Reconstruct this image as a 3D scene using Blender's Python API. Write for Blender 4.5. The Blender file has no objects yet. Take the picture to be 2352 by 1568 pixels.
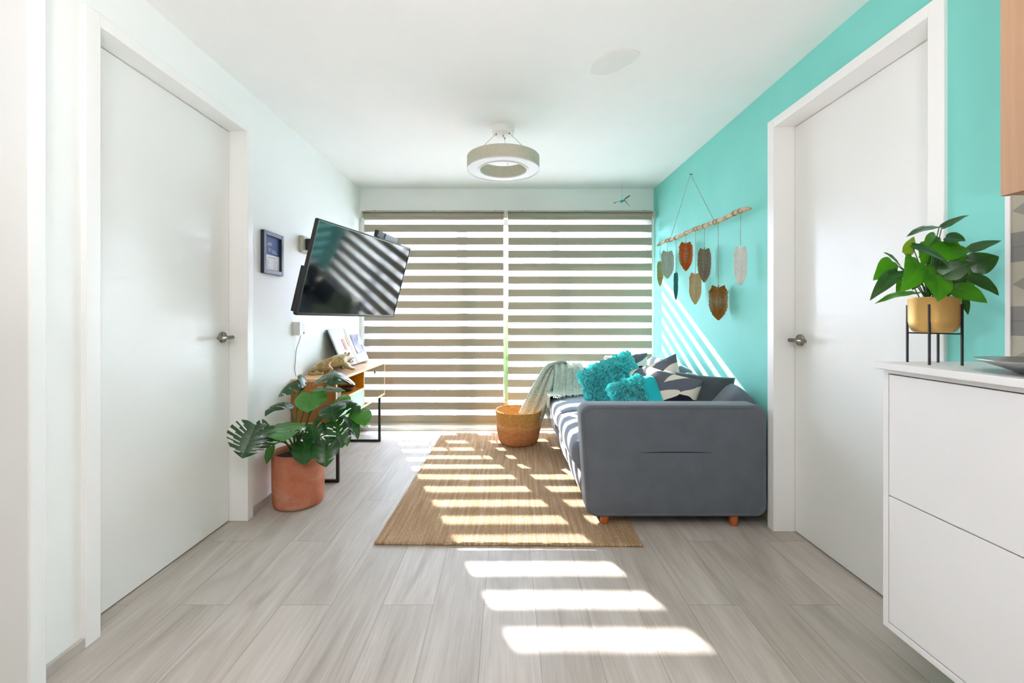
import bpy, bmesh, math, random
from mathutils import Vector, Matrix, noise
random.seed(7)
S = bpy.context.scene
COL = S.collection
F, VX, VY, H = 985.0, 1165.0, 728.0, 1.14      # focal length in px, vanishing point, eye height

# ---------------------------------------------------------------- camera
cam = bpy.data.cameras.new('camera'); co = bpy.data.objects.new('camera', cam); COL.objects.link(co)
co.location = (0, 0, H); co.rotation_euler = (math.pi/2, 0, 0)
cam.sensor_width = 36; cam.lens = F/2352*36
cam.shift_x = (1176-VX)/2352; cam.shift_y = -(784-VY)/2352
cam.clip_start = .05; cam.clip_end = 200
cam.dof.use_dof = True; cam.dof.focus_distance = 3.0; cam.dof.aperture_fstop = 8.0
S.camera = co
# ---------------------------------------------------------------- view
S.view_settings.view_transform = 'Standard'; S.view_settings.look = 'None'
S.view_settings.gamma = 1; S.view_settings.use_curve_mapping = False
S.view_settings.exposure = 1.85
S.cycles.use_denoising = True
S.cycles.max_bounces = 12; S.cycles.diffuse_bounces = 8; S.cycles.transparent_max_bounces = 16
S.cycles.sample_clamp_indirect = 6; S.cycles.caustics_reflective = False; S.cycles.caustics_refractive = False
# ---------------------------------------------------------------- sky and sun
W = bpy.data.worlds.new('world'); S.world = W; W.use_nodes = True
bg = W.node_tree.nodes['Background']; bg.inputs[0].default_value = (.67, .79, 1.04, 1); bg.inputs[1].default_value = 8.8
sd = Vector((.42, -1, -.584)).normalized()
sl = bpy.data.lights.new('sun', 'SUN'); sl.energy = 14; sl.angle = math.radians(.55); sl.color = (1, .97, .95)
so = bpy.data.objects.new('sun', sl); COL.objects.link(so)
so.rotation_euler = sd.to_track_quat('-Z', 'Y').to_euler(); so.location = (-3, 9, 6)
# ---------------------------------------------------------------- added fill lights, unseen behind and above the camera (housings built below)
FILL_LIGHTS = [(-.6, -1.2, 2)]
for x, y, en in FILL_LIGHTS:
    l = bpy.data.lights.new('fill_light_down', 'AREA'); l.shape = 'DISK'; l.size = .42; l.energy = en; l.color = (1, .96, 1)
    o = bpy.data.objects.new('fill_light_down', l); COL.objects.link(o); o.location = (x, y, 2.385)

FILL_PT = (-.15, .12, 1.98)   # added point fill for the near walls and ceiling, unseen above the camera
l = bpy.data.lights.new('fill_light_point', 'POINT'); l.shadow_soft_size = .09; l.energy = 8.5; l.color = (1, .96, 1)
o = bpy.data.objects.new('fill_light_point', l); COL.objects.link(o); o.location = FILL_PT
UP = (-.1, -.55, .98)      # added upward fill that brightens the ceiling, unseen behind the camera
l = bpy.data.lights.new('fill_light_up', 'AREA'); l.shape = 'DISK'; l.size = .38; l.energy = 15; l.color = (1, .96, 1)
o = bpy.data.objects.new('fill_light_up', l); COL.objects.link(o); o.location = UP; o.rotation_euler = (math.pi, 0, 0)

def sr(c):
    return tuple((v/255/12.92 if v/255 <= .04045 else ((v/255+.055)/1.055)**2.4) for v in c) + (1,)
def P(px, py, Y):    # a point of the photo at a depth Y -> world
    return Vector(((px-VX)/F*Y, Y, H-(py-VY)/F*Y))
def PX(px, py, X):   # a point of the photo on the plane x = X
    Y = X*F/(px-VX); return Vector((X, Y, H-(py-VY)/F*Y))

# ---------------------------------------------------------------- materials
def mat(name, col, rough=.6, metal=0, spec=.5, coat=0, trans=0):
    m = bpy.data.materials.new(name); m.use_nodes = True
    b = m.node_tree.nodes['Principled BSDF']
    b.inputs['Base Color'].default_value = sr(col); b.inputs['Roughness'].default_value = rough
    b.inputs['Metallic'].default_value = metal; b.inputs['Specular IOR Level'].default_value = spec
    b.inputs['Coat Weight'].default_value = coat; b.inputs['Coat Roughness'].default_value = .08
    if trans: b.inputs['Transmission Weight'].default_value = trans
    return m
class NT:
    def __init__(s, m): s.m = m; s.t = m.node_tree; s.b = s.t.nodes['Principled BSDF']
    def n(s, typ, **kw):
        x = s.t.nodes.new('ShaderNode'+typ)
        for k, v in kw.items():
            if k.startswith('i_'):
                k = k[2:]; k = int(k) if k.isdigit() else k.replace('_', ' ')
                x.inputs[k].default_value = v
            else: setattr(x, k, v)
        return x
    def l(s, a, b): s.t.links.new(a, b)
    def coord(s, kind='Object', scale=(1, 1, 1), rot=(0, 0, 0), loc=(0, 0, 0)):
        c = s.n('TexCoord'); mp = s.n('Mapping'); s.l(c.outputs[kind], mp.inputs[0])
        mp.inputs['Scale'].default_value = scale; mp.inputs['Rotation'].default_value = rot; mp.inputs['Location'].default_value = loc
        return mp.outputs[0]
    def noise(s, v, scale, detail=3, rough=.5, dist=0):
        x = s.n('TexNoise'); s.l(v, x.inputs['Vector']); x.inputs['Scale'].default_value = scale
        x.inputs['Detail'].default_value = detail; x.inputs['Roughness'].default_value = rough; x.inputs['Distortion'].default_value = dist
        return x.outputs['Fac']
    def ramp(s, f, stops, interp='LINEAR'):
        x = s.n('ValToRGB'); s.l(f, x.inputs[0]); x.color_ramp.interpolation = interp
        e = x.color_ramp.elements
        while len(e) < len(stops): e.new(.5)
        for i, (p, c) in enumerate(stops): e[i].position = p; e[i].color = sr(c) if len(c) == 3 else c
        return x.outputs[0]
    def mix(s, f, a, b, blend='MIX'):
        x = s.n('Mix', data_type='RGBA', blend_type=blend)
        for sock, v in ((x.inputs[0], f), (x.inputs[6], a), (x.inputs[7], b)):
            if hasattr(v, 'is_linked') or hasattr(v, 'links'): s.l(v, sock)
            elif isinstance(v, (int, float)): sock.default_value = v
            else: sock.default_value = sr(v) if len(v) == 3 else v
        return x.outputs[2]
    def math(s, op, a, b=0, c=0):
        x = s.n('Math', operation=op)
        for i, v in enumerate((a, b, c)):
            if isinstance(v, (int, float)): x.inputs[i].default_value = v
            else: s.l(v, x.inputs[i])
        return x.outputs[0]
    def bump(s, f, strength=.3, dist=.01):
        x = s.n('Bump'); x.inputs['Strength'].default_value = strength; x.inputs['Distance'].default_value = dist
        s.l(f, x.inputs['Height']); s.l(x.outputs[0], s.b.inputs['Normal'])
    def col(s, c): s.l(c, s.b.inputs['Base Color'])

def noisy(name, c1, c2, scale=8, rough=.6, bump=0, bd=.002, bscale=None, stretch=(1, 1, 1), **kw):
    m = mat(name, c1, rough, **kw); t = NT(m); v = t.coord('Object', stretch)
    f = t.noise(v, scale, 4); t.col(t.ramp(f, [(.35, c1), (.65, c2)]))
    if bump:
        f2 = t.noise(v, bscale or scale*6, 3); t.bump(f2, bump, bd)
    return m
M = {}
M['wall'] = noisy('wall_paint', (240, 242, 239), (237, 240, 237), 3, .55, .08, .001, 160)
M['ceil'] = noisy('ceiling_paint', (240, 240, 237), (237, 238, 235), 3, .8, .06, .001, 140)
M['teal'] = noisy('teal_paint', (130, 214, 203), (125, 210, 199), 3, .65, .08, .001, 160)
M['white'] = noisy('white_lacquer', (240, 240, 237), (238, 238, 235), 2, .3)
M['door'] = noisy('door_lacquer', (234, 234, 230), (231, 232, 228), 2, .34, coat=.12)
M['cab'] = noisy('cabinet_melamine', (230, 230, 229), (227, 227, 226), 2, .38)
M['alu'] = mat('window_aluminium', (205, 205, 200), .4, .3)
M['black'] = noisy('black_metal', (22, 22, 24), (28, 28, 30), 10, .45)
M['steel'] = mat('brushed_steel', (150, 143, 130), .25, 1)
M['dark'] = mat('dark_gap', (30, 28, 26), .9)
M['cord'] = noisy('jute_cord', (150, 125, 95), (185, 160, 125), 90, .9)
M['wire'] = mat('thin_wire', (120, 115, 105), .4, .6)
M['white_plastic'] = mat('white_plastic', (236, 236, 232), .4)
M['grey_plastic'] = mat('grey_plastic', (120, 122, 126), .5)
M['dark_plastic'] = mat('dark_plastic', (26, 28, 32), .35)
M['cassette'] = noisy('blind_rail', (178, 175, 156), (172, 170, 152), 5, .4)
M['soil'] = noisy('soil', (40, 28, 20), (75, 55, 40), 60, .95, .6, .01)

def m_floor():
    m = mat('wood_look_tile', (190, 180, 168), .5, spec=.32); t = NT(m)
    v = t.coord('Object')
    sep = t.n('SeparateXYZ'); t.l(v, sep.inputs[0]); X, Y = sep.outputs[0], sep.outputs[1]
    PW, PL = .2015, .968
    u = t.math('DIVIDE', t.math('ADD', X, .0914+PW*40), PW)
    row = t.math('FLOOR', u); fu = t.math('FRACT', u)
    par = t.math('MODULO', row, 2)
    w = t.math('DIVIDE', t.math('ADD', t.math('ADD', Y, -1.699+PL*10), t.math('MULTIPLY', par, PL/2)), PL)
    cell = t.math('FLOOR', w); fw = t.math('FRACT', w)
    eu = t.math('MINIMUM', fu, t.math('SUBTRACT', 1, fu)); ew = t.math('MINIMUM', fw, t.math('SUBTRACT', 1, fw))
    lu = t.math('LESS_THAN', eu, .008); lw = t.math('LESS_THAN', ew, .0014)
    cid = t.n('CombineXYZ'); t.l(row, cid.inputs[0]); t.l(cell, cid.inputs[1])
    wn = t.n('TexWhiteNoise', noise_dimensions='3D'); t.l(cid.outputs[0], wn.inputs['Vector'])
    off = t.n('VectorMath', operation='SCALE'); t.l(wn.outputs['Color'], off.inputs[0]); off.inputs[3].default_value = 30
    add = t.n('VectorMath', operation='ADD'); t.l(v, add.inputs[0]); t.l(off.outputs[0], add.inputs[1])
    mp = t.n('Mapping'); t.l(add.outputs[0], mp.inputs[0]); mp.inputs['Scale'].default_value = (7, .8, 1)
    big = t.noise(mp.outputs[0], 1.0, 5, .55, 2.2)
    mp2 = t.n('Mapping'); t.l(add.outputs[0], mp2.inputs[0]); mp2.inputs['Scale'].default_value = (110, 4, 1)
    fine = t.noise(mp2.outputs[0], 1.0, 3, .6)
    mp3 = t.n('Mapping'); t.l(add.outputs[0], mp3.inputs[0]); mp3.inputs['Scale'].default_value = (4.0, 2.0, 1)
    cloud = t.noise(mp3.outputs[0], 1.0, 3, .6, .6)
    c = t.ramp(big, [(.18, (144, 134, 122)), (.36, (173, 165, 156)), (.55, (189, 182, 174)), (.8, (203, 197, 191))])
    c = t.mix(t.math('MULTIPLY', t.ramp(fine, [(.3, (255,)*3), (.62, (0,)*3)]), .34), c, (136, 127, 117))
    c = t.mix(t.math('MULTIPLY', t.ramp(cloud, [(.3, (0,)*3), (.7, (255,)*3)]), .3), c, (200, 192, 185))
    tone = t.ramp(wn.outputs['Value'], [(0, (240, 239, 236)), (1, (255, 254, 252))])
    c = t.mix(1, c, tone, 'MULTIPLY')
    c = t.mix(t.math('MULTIPLY', lu, .5), c, (118, 110, 102))
    c = t.mix(t.math('MULTIPLY', lw, .55), c, (110, 102, 92))
    t.col(c)
    h = t.math('SUBTRACT', t.math('MULTIPLY', fine, .5), t.math('MAXIMUM', lu, lw))
    t.bump(h, .25, .0015)
    t.l(t.ramp(fine, [(.3, (182,)*3), (.7, (200,)*3)]), t.b.inputs['Roughness'])
    return m
M['floor'] = m_floor()

def m_sheer():
    m = bpy.data.materials.new('sheer_band'); m.use_nodes = True; t = m.node_tree
    for n in list(t.nodes): t.nodes.remove(n)
    o = t.nodes.new('ShaderNodeOutputMaterial'); mx = t.nodes.new('ShaderNodeMixShader'); tr = t.nodes.new('ShaderNodeBsdfTransparent')
    mx2 = t.nodes.new('ShaderNodeMixShader'); d = t.nodes.new('ShaderNodeBsdfDiffuse'); l = t.nodes.new('ShaderNodeBsdfTranslucent')
    d.inputs[0].default_value = (.85, .84, .8, 1); l.inputs[0].default_value = (.85, .84, .8, 1); mx2.inputs[0].default_value = .5
    t.links.new(d.outputs[0], mx2.inputs[1]); t.links.new(l.outputs[0], mx2.inputs[2])
    mx.inputs[0].default_value = .42
    t.links.new(tr.outputs[0], mx.inputs[1]); t.links.new(mx2.outputs[0], mx.inputs[2]); t.links.new(mx.outputs[0], o.inputs[0])
    return m
M['sheer'] = m_sheer()
def m_band():
    m = bpy.data.materials.new('solid_band'); m.use_nodes = True; t = m.node_tree
    b = t.nodes['Principled BSDF']; o = t.nodes['Material Output']
    b.inputs['Base Color'].default_value = sr((160, 154, 138)); b.inputs['Roughness'].default_value = .9; b.inputs['Specular IOR Level'].default_value = .1
    c = t.nodes.new('ShaderNodeTexCoord'); mp = t.nodes.new('ShaderNodeMapping'); mp.inputs['Scale'].default_value = (6, 1, 500)
    n = t.nodes.new('ShaderNodeTexNoise'); n.inputs['Scale'].default_value = 1; r = t.nodes.new('ShaderNodeValToRGB')
    r.color_ramp.elements[0].color = sr((152, 147, 131)); r.color_ramp.elements[1].color = sr((166, 161, 145))
    t.links.new(c.outputs['Object'], mp.inputs[0]); t.links.new(mp.outputs[0], n.inputs['Vector']); t.links.new(n.outputs[0], r.inputs[0]); t.links.new(r.outputs[0], b.inputs['Base Color'])
    l = t.nodes.new('ShaderNodeBsdfTranslucent'); l.inputs[0].default_value = sr((215, 180, 135)); mx = t.nodes.new('ShaderNodeMixShader'); mx.inputs[0].default_value = .008
    t.links.new(b.outputs[0], mx.inputs[1]); t.links.new(l.outputs[0], mx.inputs[2]); t.links.new(mx.outputs[0], o.inputs[0])
    return m
M['band'] = m_band()
def m_glass():
    m = bpy.data.materials.new('window_glass'); m.use_nodes = True; t = m.node_tree
    for n in list(t.nodes): t.nodes.remove(n)
    o = t.nodes.new('ShaderNodeOutputMaterial'); mx = t.nodes.new('ShaderNodeMixShader'); tr = t.nodes.new('ShaderNodeBsdfTransparent')
    tr.inputs[0].default_value = (.96, .98, .97, 1); g = t.nodes.new('ShaderNodeBsdfGlossy'); g.inputs['Roughness'].default_value = .02
    f = t.nodes.new('ShaderNodeFresnel'); f.inputs[0].default_value = 1.45
    t.links.new(f.outputs[0], mx.inputs[0]); t.links.new(tr.outputs[0], mx.inputs[1]); t.links.new(g.outputs[0], mx.inputs[2]); t.links.new(mx.outputs[0], o.inputs[0])
    return m
M['glass'] = m_glass()

def m_wood(name, a, b, axis='y', rough=.4, sc=1):
    m = mat(name, a, rough); t = NT(m)
    s = {'x': (1.5, 30, 30), 'y': (30, 1.5, 30), 'z': (30, 30, 1.5)}[axis]
    v = t.coord('Object', tuple(q*sc for q in s)); f = t.noise(v, 1, 5, .6, .8)
    t.col(t.ramp(f, [(.3, a), (.7, b)])); t.bump(f, .08, .001)
    return m
M['oak'] = m_wood('oak_veneer', (206, 160, 112), (222, 182, 138), 'y')
M['oak_end'] = m_wood('oak_end_panel', (160, 98, 42), (180, 116, 58), 'z')
M['oak_edge'] = m_wood('oak_edge', (232, 196, 142), (244, 212, 164), 'y')
M['ochre'] = m_wood('ochre_interior', (204, 128, 14), (216, 142, 24), 'y')
M['cab_wood'] = m_wood('upper_cabinet_wood', (166, 130, 100), (186, 150, 118), 'z', .5, .5)
M['mint'] = noisy('mint_lacquer', (160, 212, 182), (166, 217, 188), 3, .35)
M['mirror'] = mat('mirror', (225, 228, 222), .02, 1)
M['leg_wood'] = m_wood('orange_leg_wood', (170, 84, 34), (190, 100, 46), 'z')
M['branch'] = noisy('driftwood', (168, 134, 100), (214, 190, 156), 18, .85, .5, .003)
def m_terracotta():
    m = mat('terracotta', (184, 106, 74), .85); t = NT(m); v = t.coord('Object')
    a = t.noise(v, 7, 5, .6, .5); b = t.noise(t.coord('Object', (1, 1, 2.2), loc=(4, 2, 1)), 5, 4, .6, .4)
    c = t.ramp(a, [(.3, (168, 92, 64)), (.5, (192, 114, 84)), (.72, (206, 136, 106))])
    c = t.mix(t.math('MULTIPLY', t.ramp(b, [(.52, (0,)*3), (.72, (255,)*3)]), .6), c, (206, 168, 142)); t.col(c)
    t.bump(t.noise(v, 60, 3), .2, .002); return m
M['terracotta'] = m_terracotta()
def m_leaf(name, a, b, vein, rough=.3, sc=6):
    m = mat(name, a, rough, coat=.25); t = NT(m); v = t.coord('Generated')
    sep = t.n('SeparateXYZ'); t.l(v, sep.inputs[0])
    f = t.noise(t.coord('Object'), sc, 3)
    t.col(t.ramp(f, [(.3, a), (.7, b)]))
    t.b.inputs['Subsurface Weight'].default_value = 0
    l = t.n('BsdfTranslucent'); l.inputs[0].default_value = sr(vein); mx = t.n('MixShader'); mx.inputs[0].default_value = .22
    t.l(t.b.outputs[0], mx.inputs[1]); t.l(l.outputs[0], mx.inputs[2]); t.l(mx.outputs[0], t.t.nodes['Material Output'].inputs[0])
    return m
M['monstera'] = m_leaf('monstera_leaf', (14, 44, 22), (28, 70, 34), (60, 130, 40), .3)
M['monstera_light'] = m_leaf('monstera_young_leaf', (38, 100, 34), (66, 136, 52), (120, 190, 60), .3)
M['vein'] = mat('leaf_vein', (84, 132, 66), .5)
M['stem'] = mat('green_stem', (58, 96, 40), .5)
M['pothos'] = m_leaf('pothos_leaf', (36, 104, 16), (66, 146, 22), (110, 190, 30), .32, 18)
M['pothos_dark'] = m_leaf('pothos_dark_leaf', (22, 62, 24), (40, 88, 30), (60, 120, 30), .32, 18)
M['pothos_yellow'] = m_leaf('pothos_yellow_leaf', (100, 150, 20), (140, 180, 40), (160, 200, 40), .35, 18)
M['out_leaf'] = m_leaf('balcony_leaf', (96, 124, 74), (120, 146, 90), (90, 110, 70), .6)
M['gold'] = noisy('gold_metal', (224, 182, 110), (230, 188, 118), 3, .38, metal=.7)
def m_sofa(name, a, b, bs=.25):
    m = mat(name, a, .9, spec=.2); t = NT(m); v = t.coord('Object')
    f = t.noise(v, 9, 5, .65); t.col(t.ramp(f, [(.3, a), (.7, b)]))
    t.b.inputs['Sheen Weight'].default_value = .35; t.b.inputs['Sheen Roughness'].default_value = .4
    t.bump(t.noise(v, 420, 2), bs, .001); return m
M['sofa'] = m_sofa('grey_microsuede', (94, 100, 107), (102, 108, 116))
M['sofa_seat'] = m_sofa('grey_seat_fabric', (112, 118, 130), (122, 128, 140))
M['dark_cushion'] = m_sofa('charcoal_cushion', (66, 74, 78), (78, 86, 90))
M['seam'] = mat('seam_thread', (40, 44, 52), .9)
M['turq'] = m_sofa('turquoise_fabric', (30, 176, 186), (38, 190, 196))
M['turq_petal'] = m_sofa('turquoise_ruffle', (60, 204, 208), (120, 232, 232))
def m_pattern(name, seed):
    m = mat(name, (225, 218, 205), .85, spec=.2); t = NT(m); v = t.coord('Object', loc=(seed, seed*.7, 0))
    ns = t.n('TexNoise'); t.l(v, ns.inputs['Vector']); ns.inputs['Scale'].default_value = 5
    def shape(cx, cy, rx, ry, rot):
        c = t.n('TexCoord'); mp = t.n('Mapping', vector_type='TEXTURE'); t.l(c.outputs['Object'], mp.inputs[0])
        mp.inputs['Location'].default_value = (cx, cy, 0); mp.inputs['Rotation'].default_value = (0, 0, rot); mp.inputs['Scale'].default_value = (rx, ry, 9)
        ln = t.n('VectorMath', operation='LENGTH'); t.l(mp.outputs[0], ln.inputs[0])
        return t.math('LESS_THAN', t.math('ADD', ln.outputs['Value'], t.math('MULTIPLY', t.math('SUBTRACT', ns.outputs[0], .5), 1.1)), 1)
    c = sr((226, 219, 204))
    sh = t.mix(0, (226, 219, 204), (226, 219, 204))
    for (a, b, rx, ry, rot, colr) in [(-.10, .09, .15, .055, .9, (96, 100, 110)), (.07, .12, .16, .045, .5, (96, 100, 112)), (.02, -.08, .2, .10, .5, (26, 30, 40)),
                                      (-.15, -.13, .13, .08, .3, (26, 30, 40)), (-.02, .015, .12, .03, .55, (226, 219, 204)), (.15, -.17, .07, .035, .2, (30, 34, 42)), (-.12, -.16, .09, .008, .1, (226, 219, 204))]:
        sh = t.mix(shape(a, b, rx, ry, rot), sh, colr)
    t.col(sh); t.bump(t.noise(v, 300, 2), .2, .001)
    return m
M['pattern'] = m_pattern('leaf_print_linen', 0)
M['pattern_b'] = m_pattern('leaf_print_linen_back', 2.3)
def m_jute():
    m = mat('jute_weave', (186, 142, 96), .95, spec=.1); t = NT(m); v = t.coord('Object')
    sep = t.n('SeparateXYZ'); t.l(v, sep.inputs[0])
    a = t.math('SINE', t.math('MULTIPLY', sep.outputs[0], 2*math.pi/.016)); b = t.math('SINE', t.math('MULTIPLY', sep.outputs[1], 2*math.pi/.014))
    w = t.math('MULTIPLY', t.math('ADD', t.math('ABSOLUTE', a), t.math('ABSOLUTE', b)), .5)
    n1 = t.noise(t.coord('Object', (60, 2.2, 1)), 1, 3); n2 = t.noise(t.coord('Object', (90, 90, 1)), 1, 3); n3 = t.noise(t.coord('Object', (2, 2, 1)), 1, 2)
    c = t.ramp(n1, [(.3, (176, 142, 106)), (.5, (200, 168, 132)), (.7, (220, 194, 162))])
    c = t.mix(t.math('MULTIPLY', t.ramp(n2, [(.35, (255,)*3), (.6, (0,)*3)]), .4), c, (140, 104, 72))
    c = t.mix(t.math('MULTIPLY', t.ramp(w, [(.2, (255,)*3), (.55, (0,)*3)]), .8), c, (112, 78, 50))
    t.col(c); t.bump(t.math('ADD', w, t.math('MULTIPLY', n2, .6)), .9, .006); return m
M['jute'] = m_jute()
def m_basket():
    m = mat('straw_weave', (206, 150, 88), .8, spec=.2); t = NT(m); v = t.coord('Object')
    sep = t.n('SeparateXYZ'); t.l(v, sep.inputs[0]); z = sep.outputs[2]
    n = t.noise(t.coord('Object', (30, 30, 90)), 1, 3)
    c = t.ramp(z, [(0, (204, 140, 92)), (.12, (212, 146, 98)), (.18, (216, 160, 98)), (.3, (214, 166, 92))])
    c = t.mix(t.math('MULTIPLY', t.ramp(n, [(.35, (255,)*3), (.65, (0,)*3)]), .5), c, (160, 104, 58)); t.col(c)
    s = t.math('SINE', t.math('MULTIPLY', z, 2*math.pi/.007)); t.bump(t.math('ADD', t.math('MULTIPLY', s, .5), n), .4, .002); return m
M['basket'] = m_basket()
def m_leopard():
    m = mat('leopard_print_ceramic', (190, 160, 80), .22, coat=.5); t = NT(m); v = t.coord('Object')
    vo = t.n('TexVoronoi'); t.l(v, vo.inputs['Vector']); vo.inputs['Scale'].default_value = 190
    c = t.ramp(t.noise(v, 14, 2), [(.35, (176, 128, 58)), (.6, (190, 176, 112))])
    c = t.mix(t.ramp(vo.outputs['Distance'], [(.36, (255,)*3), (.44, (0,)*3)]), c, (34, 24, 14)); t.col(c); return m
M['leopard'] = m_leopard()
def m_knit():
    m = mat('grey_green_knit', (172, 180, 168), .95, spec=.1); t = NT(m); v = t.coord('Object')
    f = t.noise(v, 130, 3); c = t.ramp(f, [(.35, (168, 174, 163)), (.65, (218, 222, 210))])
    vo = t.n('TexVoronoi'); t.l(v, vo.inputs['Vector']); vo.inputs['Scale'].default_value = 38
    c = t.mix(t.ramp(vo.outputs['Distance'], [(.10, (255,)*3), (.15, (0,)*3)]), c, (60, 62, 58)); t.col(c); t.bump(f, .5, .003); return m
M['knit'] = m_knit()
def m_tile():
    m = mat('hexagon_cement_tile', (150, 144, 130), .4); t = NT(m); v = t.coord('Object')
    sep = t.n('SeparateXYZ'); t.l(v, sep.inputs[0]); T = .206
    u = t.math('SUBTRACT', t.math('FRACT', t.math('DIVIDE', t.math('ADD', sep.outputs[1], 10*T-1.283), T)), .5)
    w = t.math('SUBTRACT', t.math('FRACT', t.math('DIVIDE', t.math('ADD', sep.outputs[2], 10*T-1.129), T)), .5)
    au, aw = t.math('ABSOLUTE', u), t.math('ABSOLUTE', w)
    hx = t.math('LESS_THAN', t.math('MAXIMUM', aw, t.math('ADD', t.math('MULTIPLY', aw, .55), t.math('MULTIPLY', au, .7))), .3)
    dm = t.math('LESS_THAN', t.math('ADD', t.math('MULTIPLY', aw, 1.6), au), .13)
    c = t.mix(hx, (124, 120, 113), (174, 166, 147)); c = t.mix(dm, c, (140, 136, 122))
    g = t.math('GREATER_THAN', t.math('MAXIMUM', au, aw), .492); c = t.mix(g, c, (110, 106, 100)); t.col(c); return m
M['tile'] = m_tile()
def m_brick():
    m = mat('pink_brick', (200, 150, 135), .9); t = NT(m)
    b = t.n('TexBrick'); t.l(t.coord('Object', (1, 1, 1), (math.pi/2, 0, 0)), b.inputs['Vector']); b.inputs['Scale'].default_value = 3
    b.inputs['Color1'].default_value = sr((205, 150, 132)); b.inputs['Color2'].default_value = sr((190, 132, 116)); b.inputs['Mortar'].default_value = sr((220, 205, 195)); t.col(b.outputs[0]); return m
M['brick'] = m_brick()
M['render_wall'] = noisy('pale_render', (238, 236, 230), (230, 228, 222), 2, .9)
M['plaster_out'] = noisy('balcony_plaster', (228, 204, 186), (222, 198, 180), 2, .9)
M['out_floor'] = noisy('balcony_tile', (170, 168, 165), (180, 178, 174), 4, .8)
M['asphalt'] = noisy('street', (150, 148, 145), (165, 163, 160), .5, .95)
def m_photo():
    m = mat('mountain_photo', (150, 150, 170), .5); t = NT(m); v = t.coord('Object', (1, 9, 9), (.5, 0, 0))
    t.col(t.ramp(t.noise(v, 1.3, 6, .6, .8), [(.3, (60, 64, 98)), (.48, (118, 112, 134)), (.6, (166, 152, 152)), (.75, (222, 212, 190))])); return m
M['photo'] = m_photo()
M['paper'] = mat('paper', (236, 237, 240), .7); M['book_cover'] = mat('book_cover', (60, 62, 64), .6)
M['pink'] = mat('pink_print', (226, 150, 158), .7); M['yellow'] = mat('yellow_print', (228, 196, 96), .7); M['ink'] = mat('grey_ink', (150, 152, 170), .7)
M['navy'] = mat('navy_print', (62, 84, 140), .6); M['frame'] = mat('dark_frame', (34, 38, 54), .35); M['print_white'] = mat('pale_print', (210, 214, 224), .7)
M['screen'] = mat('tv_screen', (8, 9, 11), .07, spec=.75)
M['lamp_side'] = noisy('speckled_shade', (196, 192, 172), (190, 187, 167), 40, .8)
M['diffuser'] = mat('lamp_diffuser', (224, 223, 220), .5)
M['silver'] = mat('silver_dish', (190, 190, 188), .3, .8)
M['bird'] = mat('turquoise_feather', (0, 170, 165), .5); M['wing'] = mat('olive_feather', (110, 118, 84), .7)
M['bowl_dark'] = noisy('dark_wicker', (40, 28, 22), (80, 60, 46), 120, .5)

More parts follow.
